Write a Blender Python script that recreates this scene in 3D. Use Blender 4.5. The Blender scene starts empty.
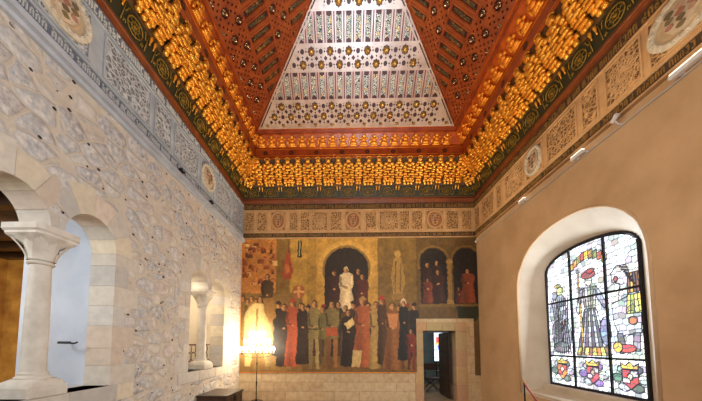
import bpy, bmesh, math, random
import numpy as np
from mathutils import Vector, Matrix
from mathutils.geometry import tessellate_polygon
random.seed(7); rng = np.random.default_rng(7)
C = bpy.context.scene.collection
PI = math.pi
R = math.radians

# ---------------------------------------------------------------- camera, light, exposure
cam_d = bpy.data.cameras.new('camera'); cam = bpy.data.objects.new('camera', cam_d); C.objects.link(cam)
cam_d.sensor_width = 36; cam_d.lens = 36 * 270 / 702
cam_d.shift_x = 10 / 702; cam_d.shift_y = 126.5 / 702
cam_d.clip_start = 0.02
cam.location = (0, 0, 1.76); cam.rotation_euler = (R(90 + 3.8), 0, R(1.24))
bpy.context.scene.camera = cam
vs = bpy.context.scene.view_settings
vs.view_transform = 'Standard'; vs.look = 'None'; vs.gamma = 1; vs.use_curve_mapping = False
vs.exposure = 0.62
w = bpy.data.worlds.new('world'); bpy.context.scene.world = w; w.use_nodes = True
w.node_tree.nodes['Background'].inputs[0].default_value = (0.6, 0.75, 1, 1)
w.node_tree.nodes['Background'].inputs[1].default_value = 0.3

def area(name, loc, target, size, power, col, spread=PI):
    d = bpy.data.lights.new(name, 'AREA'); d.shape = 'RECTANGLE'; d.size, d.size_y = size
    d.energy = power; d.color = col; d.spread = spread
    o = bpy.data.objects.new(name, d); C.objects.link(o); o.location = loc
    v = (Vector(target) - Vector(loc)).normalized()
    if size[1] > 4 * size[0]:        # a long strip: its long side runs along the room
        ez = -v; ey = (Vector((0, 1, 0)) - ez * ez.y).normalized(); o.rotation_euler = Matrix((ey.cross(ez), ey, ez)).transposed().to_euler()
    else: o.rotation_euler = v.to_track_quat('-Z', 'Y').to_euler()
    return o
COOL = (0.74, 0.86, 1.0); WARM = (1.0, 0.80, 0.52); NEUT = (1.0, 0.93, 0.84)
area('cool_fill_left', (1.2, -1.7, 3.2), (-3.4, 2.8, 3.2), (2.4, 3.0), 190, COOL)            # cool fill added behind the camera, standing in for unseen windows
area('daylight_stained_window', (4.5, 5.3, 2.4), (-3.4, 4.6, 3.0), (1.7, 2.4), 85, (0.86, 0.93, 1.0))
area('fill_front', (0.4, -1.7, 3.4), (0.3, 8, 4.6), (3.6, 2.6), 42, NEUT)  # neutral fill added behind the camera; the front wall has no opening
area('fill_front_upward', (0.3, -1.2, 2.6), (0.3, 6.0, 10.0), (1.2, 1.2), 30, (.74, .86, 1.0), R(34))  # added cool fill aimed up to brighten the back ceiling slope
area('ledge_light_right', (3.7, 4.6, 5.0), (1.9, 4.6, 8.3), (0.1, 6.4), 40, WARM)
area('ledge_light_left', (-2.9, 4.6, 5.1), (-1.3, 4.6, 8.3), (0.1, 6.4), 38, WARM)
area('ledge_light_back', (0.3, 7.2, 4.6), (0.3, 8.3, 7.4), (5.5, 0.1), 17, WARM)
area('warm_fill_right_wall', (0.2, 2.6, 4.6), (4.2, 5.0, 2.6), (1.2, 1.2), 38, (1.0, 0.78, 0.54))  # warm fill in mid-room aimed at the right wall, no fixture there
area('warm_fill_back_wall', (1.2, 4.6, 4.2), (1.0, 8.6, 2.6), (2.0, 1.0), 26, (1.0, 0.74, 0.44))  # warm fill in mid-room aimed at the end wall, without a fixture
area('side_room_light', (-5.6, 1.4, 3.6), (-4.8, 4.4, 1.8), (1.2, 1.2), 62, (0.9, 0.94, 1.0))
area('side_room_fill_far', (-6.4, 3.2, 3.2), (-6.8, 6.4, 1.6), (1.0, 1.0), 30, (1.0, .86, .62))  # added to brighten the ochre wall, not a lamp in view
area('niche_light', (-4.3, 6.2, 3.8), (-4.3, 7.4, 1.8), (0.6, 0.6), 26, (1.0, .88, .70))
area('next_room_light', (2.2, 10.6, 3.3), (2.6, 11.2, 0), (1.5, 1.5), 26, (0.75, 0.9, 1.0))

# ---------------------------------------------------------------- helpers
def srgb(r, g, b):
    f = lambda c: (c / 255) / 12.92 if c / 255 <= 0.04045 else ((c / 255 + 0.055) / 1.055) ** 2.4
    return (f(r), f(g), f(b), 1)
class MB:
    def __init__(s): s.v = []; s.f = []; s.c = []
    def add(s, vs_, fs, col=None):
        o = len(s.v); s.v += [tuple(p) for p in vs_]; s.f += [tuple(i + o for i in f) for f in fs]
        s.c += [col] * len(fs); return s
    def box(s, x0, x1, y0, y1, z0, z1, col=None, ch=0.0):
        if ch <= 0:
            v = [(x, y, z) for x in (x0, x1) for y in (y0, y1) for z in (z0, z1)]
            return s.add(v, [(0, 1, 3, 2), (4, 6, 7, 5), (0, 4, 5, 1), (2, 3, 7, 6), (0, 2, 6, 4), (1, 5, 7, 3)], col)
        bm = bmesh.new(); bmesh.ops.create_cube(bm, size=1)
        for q in bm.verts: q.co = Vector(((x0 + x1) / 2 + q.co.x * (x1 - x0), (y0 + y1) / 2 + q.co.y * (y1 - y0), (z0 + z1) / 2 + q.co.z * (z1 - z0)))
        bmesh.ops.bevel(bm, geom=bm.edges[:], offset=ch, segments=1, affect='EDGES')
        return s.bm(bm, col)
    def bm(s, bm, col=None):
        bm.verts.index_update()
        s.add([q.co for q in bm.verts], [[q.index for q in f.verts] for f in bm.faces], col); bm.free(); return s
    def lathe(s, prof, n=24, c=(0, 0, 0), sq=None, col=None, rot=0):
        # prof: (r, z); axis z
        vs_ = []; fs = []
        for r, z in prof:
            for k in range(n):
                a = 2 * PI * k / n + rot; vs_.append((c[0] + r * math.cos(a), c[1] + r * math.sin(a), c[2] + z))
        m = len(prof)
        for i in range(m - 1):
            for k in range(n):
                fs.append((i * n + k, i * n + (k + 1) % n, (i + 1) * n + (k + 1) % n, (i + 1) * n + k))
        fs.append(tuple(range(n))[::-1]); fs.append(tuple((m - 1) * n + k for k in range(n)))
        return s.add(vs_, fs, col)
    def tube(s, pts, r, n=8, col=None, r2=None):
        pts = [Vector(p) for p in pts]; vs_ = []; fs = []
        for i, p in enumerate(pts):
            t = (pts[min(i + 1, len(pts) - 1)] - pts[max(i - 1, 0)]).normalized()
            a = t.cross(Vector((0, 0, 1))) if abs(t.z) < .9 else t.cross(Vector((1, 0, 0)))
            a.normalize(); b = t.cross(a)
            rr = r if r2 is None else r + (r2 - r) * i / (len(pts) - 1)
            for k in range(n):
                g = 2 * PI * k / n; vs_.append(p + a * rr * math.cos(g) + b * rr * math.sin(g))
        for i in range(len(pts) - 1):
            for k in range(n): fs.append((i * n + k, i * n + (k + 1) % n, (i + 1) * n + (k + 1) % n, (i + 1) * n + k))
        fs.append(tuple(range(n))[::-1]); fs.append(tuple((len(pts) - 1) * n + k for k in range(n)))
        return s.add(vs_, fs, col)
    def ext(s, poly, a, b, fn, holes=(), col=None):
        """polygon (2D) with holes extruded between a and b; fn(u, v, w) -> xyz"""
        loops = [list(poly)] + [list(h) for h in holes]
        tri = tessellate_polygon([[Vector((p[0], p[1], 0)) for p in l] for l in loops])
        flat = [p for l in loops for p in l]; n = len(flat)
        vs_ = [fn(p[0], p[1], a) for p in flat] + [fn(p[0], p[1], b) for p in flat]
        fs = [tuple(t) for t in tri] + [tuple(i + n for i in reversed(t)) for t in tri]
        o = 0
        for l in loops:
            for i in range(len(l)):
                j = (i + 1) % len(l); fs.append((o + i, o + j, o + j + n, o + i + n))
            o += len(l)
        return s.add(vs_, fs, col)
    def build(s, name, mat, parent=None, smooth=False, fix=True, angle=None):
        me = bpy.data.meshes.new(name); me.from_pydata(s.v, [], s.f)
        if any(c is not None for c in s.c):
            at = me.color_attributes.new('tint', 'FLOAT_COLOR', 'CORNER')
            i = 0
            for f, c in zip(me.polygons, s.c):
                c = c or (1, 1, 1, 1)
                for _ in range(f.loop_total): at.data[i].color = (c[0], c[1], c[2], 1); i += 1
        if fix:
            bm = bmesh.new(); bm.from_mesh(me); bmesh.ops.recalc_face_normals(bm, faces=bm.faces); bm.to_mesh(me); bm.free()
        me.materials.append(mat)
        if smooth:
            me.polygons.foreach_set('use_smooth', [True] * len(me.polygons))
            if angle: me.set_sharp_from_angle(angle=R(angle))
        o = bpy.data.objects.new(name, me); C.objects.link(o)
        if parent: o.parent = parent
        return o
def empty(name, loc=(0, 0, 0)):
    o = bpy.data.objects.new(name, None); C.objects.link(o); o.location = loc; o.empty_display_size = .1; return o
def tag(o, label, cat, group=None):
    o['label'] = label; o['category'] = cat
    if group: o['group'] = group
    return o
def struct(o): o['kind'] = 'structure'; return o

# ---------------------------------------------------------------- materials
class NT:
    def __init__(s, name):
        s.m = bpy.data.materials.new(name); s.m.use_nodes = True; s.t = s.m.node_tree; s.n = s.t.nodes
        s.b = s.n['Principled BSDF']
    def new(s, typ, **kw):
        n = s.n.new(typ)
        for k, v in kw.items():
            if k in n.inputs: n.inputs[k].default_value = v
            else: setattr(n, k, v)
        return n
    def link(s, a, b): s.t.links.new(a, b)
    def coord(s, scale=(1, 1, 1), rot=(0, 0, 0)):
        g = s.new('ShaderNodeTexCoord'); m = s.new('ShaderNodeMapping'); m.inputs['Scale'].default_value = scale; m.inputs['Rotation'].default_value = rot
        s.link(g.outputs['Object'], m.inputs['Vector']); return m.outputs[0]
    def noise(s, vec, scale, detail=4, rough=.55):
        n = s.new('ShaderNodeTexNoise'); n.inputs['Scale'].default_value = scale; n.inputs['Detail'].default_value = detail; n.inputs['Roughness'].default_value = rough
        s.link(vec, n.inputs['Vector']); return n
    def ramp(s, fac, stops):
        n = s.new('ShaderNodeValToRGB'); e = n.color_ramp.elements
        while len(e) < len(stops): e.new(0.5)
        for q, (p, c) in zip(e, stops): q.position = p; q.color = c
        s.link(fac, n.inputs[0]); return n.outputs[0]
    def mix(s, fac, a, b, mode='MIX'):
        n = s.new('ShaderNodeMix'); n.data_type = 'RGBA'; n.blend_type = mode
        for sock, val in ((n.inputs[0], fac), (n.inputs[6], a), (n.inputs[7], b)):
            if hasattr(val, 'is_output'): s.link(val, sock)
            else: sock.default_value = val
        return n.outputs[2]
    def math(s, op, a, b=0.0, c=None):
        n = s.new('ShaderNodeMath', operation=op)
        for i, val in enumerate((a, b) if c is None else (a, b, c)):
            if hasattr(val, 'is_output'): s.link(val, n.inputs[i])
            else: n.inputs[i].default_value = val
        return n.outputs[0]
    def bump(s, h, strength, dist=.02):
        n = s.new('ShaderNodeBump'); n.inputs['Strength'].default_value = strength; n.inputs['Distance'].default_value = dist
        s.link(h, n.inputs['Height']); s.link(n.outputs[0], s.b.inputs['Normal']); return n
    def fin(s, col=None, rough=.8, metal=0.0, spec=None):
        if col is not None:
            if hasattr(col, 'is_output'): s.link(col, s.b.inputs['Base Color'])
            else: s.b.inputs['Base Color'].default_value = col
        s.b.inputs['Roughness'].default_value = rough; s.b.inputs['Metallic'].default_value = metal
        if spec is not None: s.b.inputs['Specular IOR Level'].default_value = spec
        return s.m
def simple(name, c1, c2, scale=6, rough=.8, metal=0, bump=0.0, bscale=40, spec=None, stretch=(1, 1, 1)):
    t = NT(name); v = t.coord(stretch); n = t.noise(v, scale, 5)
    col = t.ramp(n.outputs[0], [(.3, c1), (.7, c2)])
    if bump: t.bump(t.noise(v, bscale, 6, .65).outputs[0], bump, .01)
    return t.fin(col, rough, metal, spec)

def m_rubble():
    t = NT('rubble_stone')
    v0 = t.coord()
    wn = t.noise(v0, 2.2, 2); off = t.new('ShaderNodeVectorMath', operation='MULTIPLY_ADD')
    t.link(wn.outputs['Color'], off.inputs[0]); off.inputs[1].default_value = (.16,) * 3; t.link(v0, off.inputs[2])
    mp = t.new('ShaderNodeMapping'); mp.inputs['Scale'].default_value = (.6, 2.7, 4.3); t.link(off.outputs[0], mp.inputs[0])
    f1 = t.new('ShaderNodeTexVoronoi'); f1.inputs['Scale'].default_value = 1; f1.inputs['Randomness'].default_value = .85
    f2 = t.new('ShaderNodeTexVoronoi', feature='DISTANCE_TO_EDGE'); f2.inputs['Scale'].default_value = 1; f2.inputs['Randomness'].default_value = .85
    t.link(mp.outputs[0], f1.inputs[0]); t.link(mp.outputs[0], f2.inputs[0])
    fine = t.noise(v0, 13, 8, .7); med = t.noise(v0, 5, 4); big = t.noise(v0, .9, 2)
    rough_ = t.math('MULTIPLY', t.math('SUBTRACT', fine.outputs[0], .5), .35)
    inner = t.math('SUBTRACT', t.math('MINIMUM', t.math('MULTIPLY', f2.outputs[0], 2.6), t.math('SUBTRACT', .80, f1.outputs['Distance'])), rough_)
    stone_mask = t.ramp(inner, [(.08, (0, 0, 0, 1)), (.20, (1, 1, 1, 1))])
    sep = t.new('ShaderNodeSeparateColor'); t.link(f1.outputs['Color'], sep.inputs[0])
    stone = t.ramp(sep.outputs[0], [(0, srgb(196, 190, 182)), (.3, srgb(164, 164, 166)), (.55, srgb(212, 202, 184)), (.8, srgb(196, 176, 164)), (1, srgb(150, 152, 156))])
    stone = t.mix(t.ramp(fine.outputs[0], [(.38, (0, 0, 0, 1)), (.62, (.9, .9, .9, 1))]), stone, srgb(232, 222, 206))
    stone = t.mix(t.ramp(med.outputs[0], [(.55, (0, 0, 0, 1)), (.75, (.4, .4, .4, 1))]), stone, srgb(160, 138, 122))
    mort = t.ramp(med.outputs[0], [(.3, srgb(220, 206, 184)), (.7, srgb(206, 190, 168))])
    col = t.mix(stone_mask, mort, stone)
    edge = t.ramp(inner, [(.08, (0, 0, 0, 1)), (.15, (.28, .28, .28, 1)), (.24, (0, 0, 0, 1))])
    col = t.mix(edge, col, srgb(132, 120, 108))
    # little chips of dark slag pressed into the mortar
    dv = t.new('ShaderNodeTexVoronoi'); dv.inputs['Scale'].default_value = 1; mp2 = t.new('ShaderNodeMapping'); mp2.inputs['Scale'].default_value = (.001, 4.9, 6.4)
    t.link(v0, mp2.inputs[0]); t.link(mp2.outputs[0], dv.inputs[0])
    sp2 = t.new('ShaderNodeSeparateColor'); t.link(dv.outputs['Color'], sp2.inputs[0])
    dot = t.math('MULTIPLY', t.math('LESS_THAN', t.math('ADD', dv.outputs['Distance'], t.math('MULTIPLY', rough_, .3)), .13), t.math('LESS_THAN', sp2.outputs[1], .95))
    dot = t.math('MULTIPLY', dot, t.math('LESS_THAN', inner, .42))
    col = t.mix(dot, col, srgb(52, 46, 44))
    h = t.math('ADD', t.math('MULTIPLY', t.ramp(inner, [(.05, (0, 0, 0, 1)), (.45, (1, 1, 1, 1))]), .9), t.math('MULTIPLY', fine.outputs[0], 1.2))
    h = t.math('SUBTRACT', h, t.math('MULTIPLY', dot, .6))
    t.bump(h, .7, .04)
    return t.fin(col, .9)
def m_tint(name, rough=.8, bump=.3, bscale=30, dist=.01, var=.25, metal=0):
    t = NT(name); v = t.coord(); a = t.new('ShaderNodeVertexColor', layer_name='tint')
    n = t.noise(v, 9, 6, .6)
    col = t.mix(t.math('MULTIPLY', t.ramp(n.outputs[0], [(.35, (0, 0, 0, 1)), (.7, (1, 1, 1, 1))]), var), a.outputs[0], (.16, .12, .09, 1))
    if bump: t.bump(t.noise(v, bscale, 6, .65).outputs[0], bump, dist)
    return t.fin(col, rough, metal)
def m_ashlar():
    t = NT('ashlar_stone'); g = t.new('ShaderNodeTexCoord'); sx = t.new('ShaderNodeSeparateXYZ'); t.link(g.outputs['Object'], sx.inputs[0])
    cb = t.new('ShaderNodeCombineXYZ'); t.link(sx.outputs[0], cb.inputs[0]); t.link(sx.outputs[2], cb.inputs[1])
    b = t.new('ShaderNodeTexBrick'); t.link(cb.outputs[0], b.inputs[0])
    b.inputs['Scale'].default_value = 1; b.inputs['Brick Width'].default_value = .78; b.inputs['Row Height'].default_value = .29; b.inputs['Mortar Size'].default_value = .008
    b.inputs['Color1'].default_value = srgb(200, 174, 132); b.inputs['Color2'].default_value = srgb(176, 144, 102); b.inputs['Mortar'].default_value = srgb(150, 124, 92)
    b.inputs['Bias'].default_value = -.2
    n = t.noise(g.outputs['Object'], 8, 6)
    col = t.mix(.35, b.outputs[0], t.ramp(n.outputs[0], [(.3, srgb(160, 130, 96)), (.7, srgb(226, 206, 170))]))
    t.bump(t.math('ADD', t.math('MULTIPLY', b.outputs['Fac'], -.6), n.outputs[0]), .3, .01)
    return t.fin(col, .85)
def m_carved(name, hi, lo, scale=26, depth=.02):
    """stucco filigree: a lattice of scrolls cut into the panel"""
    t = NT(name); v = t.coord()
    vo = t.new('ShaderNodeTexVoronoi', feature='SMOOTH_F1'); vo.inputs['Scale'].default_value = scale; t.link(v, vo.inputs[0])
    vo.inputs['Smoothness'].default_value = .3
    ed = t.new('ShaderNodeTexVoronoi', feature='DISTANCE_TO_EDGE'); ed.inputs['Scale'].default_value = scale * .6; t.link(v, ed.inputs[0])
    h = t.math('MULTIPLY', t.ramp(ed.outputs[0], [(.04, (1, 1, 1, 1)), (.22, (0, 0, 0, 1))]), 1)
    rr = t.math('SINE', t.math('MULTIPLY', vo.outputs['Distance'], 16))
    h = t.math('MAXIMUM', h, t.math('MULTIPLY', rr, .6))
    col = t.mix(t.ramp(h, [(.1, (0, 0, 0, 1)), (.6, (1, 1, 1, 1))]), lo, hi)
    t.bump(h, .9, depth)
    return t.fin(col, .85)
def m_slat(name, pale, dark, gold):
    t = NT(name); v = t.coord((1, 1, 1))
    w1 = t.new('ShaderNodeTexVoronoi'); w1.inputs['Scale'].default_value = 20; t.link(v, w1.inputs[0])
    s_ = t.math('SINE', t.math('MULTIPLY', w1.outputs['Distance'], 17))
    col = t.mix(t.ramp(s_, [(.3, (0, 0, 0, 1)), (.6, (1, 1, 1, 1))]), dark, pale)
    sp = t.new('ShaderNodeSeparateColor'); t.link(w1.outputs['Color'], sp.inputs[0])
    col = t.mix(t.math('MULTIPLY', t.math('LESS_THAN', sp.outputs[0], .15), .6), col, gold)
    return t.fin(col, .55)
def m_gold(name, c1, c2, rough=.3, metal=.85):
    t = NT(name); v = t.coord(); n = t.noise(v, 7, 4)
    col = t.ramp(n.outputs[0], [(.3, c1), (.7, c2)])
    t.bump(t.noise(v, 24, 4).outputs[0], .18, .01)
    rr = t.math('MULTIPLY_ADD', t.noise(v, 12, 3).outputs[0], .35, rough - .15)
    t.link(rr, t.b.inputs['Roughness']); t.b.inputs['Metallic'].default_value = metal
    t.link(col, t.b.inputs['Base Color']); return t.m
def m_emit(name, strength):
    t = NT(name); a = t.new('ShaderNodeVertexColor', layer_name='tint')
    t.b.inputs['Base Color'].default_value = (.02, .02, .02, 1); t.b.inputs['Roughness'].default_value = .25
    t.link(a.outputs[0], t.b.inputs['Emission Color']); t.b.inputs['Emission Strength'].default_value = strength
    return t.m
def m_lamp(name, col, strength):
    t = NT(name); t.b.inputs['Emission Color'].default_value = col; t.b.inputs['Emission Strength'].default_value = strength
    return t.fin((.9, .9, .9, 1), .4)

M = {}
M['rubble'] = m_rubble()
M['block'] = m_tint('cut_limestone', .85, .35, 26, .012, .22)
M['ashlar'] = m_ashlar()
M['column'] = simple('pale_limestone', srgb(226, 216, 198), srgb(204, 192, 172), 7, .75, bump=.25, bscale=30)
M['plaster_r'] = simple('ochre_plaster', srgb(206, 174, 136), srgb(186, 154, 116), 1.6, .7, bump=.12, bscale=9)
M['plaster_w'] = simple('pale_reveal_plaster', srgb(206, 196, 180), srgb(190, 178, 160), 2, .7, bump=.1, bscale=9)
M['plaster_g'] = simple('grey_blue_plaster', srgb(202, 206, 212), srgb(182, 188, 196), 2, .8, bump=.15, bscale=12)
M['plaster_c'] = simple('cream_plaster', srgb(232, 216, 190), srgb(214, 196, 168), 2, .8)
M['ochre'] = simple('ochre_hanging', srgb(214, 160, 70), srgb(160, 106, 40), 3.2, .8, bump=.2, bscale=20)
M['stucco'] = simple('tan_stucco', srgb(190, 152, 108), srgb(168, 130, 90), 4, .8, bump=.25, bscale=30)
M['carved'] = m_carved('carved_tan_stucco', srgb(184, 142, 94), srgb(92, 62, 36), 22, .03)
M['stucco_g'] = simple('grey_stucco', srgb(160, 164, 170), srgb(134, 138, 146), 4, .85, bump=.3, bscale=30)
M['carved_g'] = m_carved('carved_grey_stucco', srgb(168, 170, 176), srgb(100, 102, 108), 22, .03)
M['relief'] = m_tint('painted_shield_relief', .8, .4, 30, .02, .35)
M['band_d'] = simple('dark_inscription_ground', srgb(52, 38, 24), srgb(74, 52, 30), 6, .7)
M['letter_d'] = simple('worn_gilt_letters', srgb(150, 112, 58), srgb(104, 74, 38), 9, .6)
M['band_g'] = simple('slate_blue_ground', srgb(86, 92, 108), srgb(108, 112, 122), 6, .8)
M['letter_g'] = simple('pale_stucco_letters', srgb(202, 200, 194), srgb(178, 178, 176), 9, .8)
M['mould_g'] = simple('grey_stone_moulding', srgb(196, 198, 200), srgb(172, 174, 178), 4, .7)
M['gold'] = m_gold('gilded_carving', srgb(250, 192, 78), srgb(214, 136, 38), .3, .7)
M['gold_o'] = m_gold('orange_gilding', srgb(252, 182, 66), srgb(226, 128, 32), .34, .6)
M['gold_p'] = m_gold('pale_gilded_knob', srgb(220, 180, 96), srgb(160, 110, 44), .3, .8)
M['silverknob'] = m_gold('bright_varnished_knob', srgb(214, 190, 150), srgb(150, 110, 70), .18, .85)
M['green'] = simple('dark_green_paint', srgb(24, 30, 18), srgb(44, 44, 20), 14, .45)
M['greengold'] = m_gold('dull_gilt_scrolls', srgb(168, 130, 48), srgb(96, 78, 24), .45, .5)
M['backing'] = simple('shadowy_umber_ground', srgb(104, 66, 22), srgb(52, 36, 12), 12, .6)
M['redwood'] = simple('red_varnished_wood', srgb(166, 72, 26), srgb(128, 48, 16), 5, .34, spec=.6)
M['brownwood'] = simple('brown_varnished_moulding', srgb(128, 66, 28), srgb(96, 44, 18), 5, .38)
M['orangewood'] = simple('orange_varnished_wood', srgb(202, 96, 28), srgb(164, 66, 16), 5, .3, spec=.6)
M['redline'] = simple('red_painted_line', srgb(190, 30, 16), srgb(150, 22, 12), 5, .4)
M['goldline'] = m_gold('gold_leaf_line', srgb(255, 170, 70), srgb(230, 130, 40), .3, .6)
M['paintmark'] = simple('dark_painted_motif', srgb(70, 24, 12), srgb(40, 30, 14), 20, .5)
M['board_b'] = simple('crimson_ceiling_board', srgb(78, 20, 12), srgb(48, 12, 8), 8, .6)
M['board_s'] = simple('dark_red_ceiling_board', srgb(70, 14, 6), srgb(46, 8, 4), 8, .6)
M['strap_b'] = simple('sheen_pale_straps', srgb(196, 164, 142), srgb(160, 124, 98), 3, .34, spec=.7)  # paleness is reflected daylight on the varnish, put into the colour
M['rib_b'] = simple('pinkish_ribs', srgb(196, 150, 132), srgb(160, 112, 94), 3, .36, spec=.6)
M['strap_s'] = simple('red_brown_straps', srgb(158, 74, 28), srgb(124, 50, 18), 4, .36, spec=.6)
M['slat_b'] = m_slat('painted_scroll_slat', srgb(226, 218, 190), srgb(40, 52, 44), srgb(214, 160, 60))
M['slat_s'] = m_slat('dark_painted_slat', srgb(120, 92, 50), srgb(26, 20, 12), srgb(170, 110, 40))
M['iron'] = simple('black_iron', srgb(34, 32, 32), srgb(22, 20, 20), 12, .5, metal=.6)
M['lead'] = simple('dark_lead_bars', srgb(34, 40, 56), srgb(24, 28, 40), 12, .5, metal=.3)
M['wood_d'] = simple('dark_oak', srgb(78, 54, 36), srgb(50, 34, 24), 5, .35, bump=.15, bscale=18, stretch=(1, .2, 4))
M['grille'] = simple('brown_iron_lattice', srgb(96, 56, 40), srgb(70, 40, 30), 12, .5, metal=.2)
M['floor'] = simple('worn_stone_floor', srgb(150, 122, 90), srgb(120, 94, 66), 3, .5)
M['white'] = simple('white_enamel', srgb(226, 228, 230), srgb(214, 216, 220), 3, .4)
M['rope'] = simple('red_velvet_rope', srgb(150, 20, 26), srgb(110, 12, 18), 40, .8)
M['brass'] = m_gold('brass_post', srgb(200, 160, 80), srgb(150, 110, 50), .25, .9)
M['bulb'] = m_lamp('glowing_bulb', (1.0, .90, .72, 1), 40)
M['led'] = m_lamp('lamp_lens', (1.0, .86, .66, 1), 1.6)
M['paint'] = m_tint('mural_paint', .62, .2, 16, .006, .10)
M['glass'] = m_emit('stained_glass_daylight', 1.75)
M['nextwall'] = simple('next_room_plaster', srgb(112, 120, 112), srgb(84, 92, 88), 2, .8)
M['green_cloth'] = simple('green_cloth_paint', srgb(30, 54, 26), srgb(18, 34, 16), 9, .8)

L, RW, B, F0 = -3.45, 4.20, 8.65, -2.0

# ---------------------------------------------------------------- room shell
struct(MB().box(-8.6, 6.6, F0 - .4, 13.2, -.2, 0).build('floor', M['floor']))

# left wall, cut by two twin-arch windows
SPR, SILL = 3.12, 1.17
def bifora_hole(y0, y1, grow=0.0):
    yc = (y0 + y1) / 2; r = (y1 - y0) / 4 - .035; rz = .40
    pts = [(y0 - grow, SILL - (.0 if grow == 0 else .05)), (y0 - grow, SPR)]
    a = yc - .07 - r
    for k in range(1, 12): t = PI - PI * k / 12; pts.append((a + (r + grow) * math.cos(t) if math.cos(t) < 0 else a + r * math.cos(t), SPR + (rz + grow) * math.sin(t)))
    pts += [(yc - .07, SPR), (yc + .07, SPR)]
    a = yc + .07 + r
    for k in range(1, 12): t = PI - PI * k / 12; pts.append((a + (r + grow) * math.cos(t) if math.cos(t) > 0 else a + r * math.cos(t), SPR + (rz + grow) * math.sin(t)))
    pts += [(y1 + grow, SPR), (y1 + grow, SILL - (.0 if grow == 0 else .05))]
    return pts
BIF = [(2.24, 3.89), (5.82, 7.47)]
mb = MB(); mb.ext([(F0 - .3, 0), (B + .3, 0), (B + .3, 8.5), (F0 - .3, 8.5)], L, L - .36, lambda u, v, w_: (w_, u, v), holes=[bifora_hole(*b) for b in BIF])
struct(mb.build('wall_left', M['rubble']))

def limestone(warm=0.0):
    k = random.random()
    base = [(222, 210, 190), (214, 202, 184), (226, 210, 180), (220, 200, 176), (210, 202, 188)][int(k * 5)]
    j = random.uniform(.94, 1.04)
    return srgb(*[min(255, c * j) for c in base])
def bifora(n, y0, y1):
    root = struct(empty('window_%d' % n, (L, (y0 + y1) / 2, SILL)))
    yc = (y0 + y1) / 2; r = (y1 - y0) / 4 - .035; rz = .40; lc = L; fn = lambda u, v, w_: (w_ - L, u - yc, v - SILL)
    vo = MB(); x0, x1 = L - .375, L + .006
    for side in (-1, 1):
        a = yc + side * (.07 + r); nb = 6; g = .007
        for k in range(nb):
            t0 = PI * k / nb + g; t1 = PI * (k + 1) / nb - g
            wid = .30 + .07 * (k % 2)
            inner = [(a + (r - .008) * math.cos(t), SPR + (rz - .008) * math.sin(t)) for t in np.linspace(t0, t1, 5)]
            outer = [(a + (r + wid) * math.cos(t), SPR + (rz + wid) * math.sin(t)) for t in np.linspace(t1, t0, 5)]
            poly = inner + outer
            cl = (lambda p: (min(p[0], yc - .005), p[1])) if side < 0 else (lambda p: (max(p[0], yc + .005), p[1]))
            poly = [cl(p) for p in poly]
            if sum(1 for p in outer if abs(cl(p)[0] - yc) < .01) == 5:      # block wholly over the middle: make the springer
                poly = [cl(p) for p in inner] + [(yc + side * .005, inner[-1][1]), (yc + side * .005, inner[0][1])]
            vo.ext(poly, x0, x1, fn, col=limestone())
    vo.build('arch_stones', M['block'], root)
    q = MB()
    for side, yj in ((-1, y0), (1, y1)):
        z = SILL; k = 0
        while z < SPR - .02:
            hh = min(random.uniform(.25, .34), SPR - z); 
            if SPR - z - hh < .12: hh = SPR - z
            wd = random.uniform(.16, .24) if k % 2 else random.uniform(.34, .5)
            ya, yb = (yj - .012 * -side * -1, yj + side * wd)
            ya = yj - side * .008
            q.box(x0 - L, x1 - L, min(ya, yb) - yc, max(ya, yb) - yc, z + .002 - SILL, z + hh - .002 - SILL, limestone(), ch=.003)
            z += hh; k += 1
    q.build('jamb_stones', M['block'], root)
    s_ = MB(); ys = y0 - .35
    while ys < y1 + .4:
        wd = random.uniform(.6, .85); s_.box(x0 - L - .16, x1 - L + .008, ys - yc + .004, min(ys + wd, y1 + .45) - yc, -.24, 0, limestone(), ch=.01); ys += wd
    s_.build('sill_stone', M['block'], root)
    return root
bifora(1, *BIF[0]); bifora(2, *BIF[1])

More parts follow.
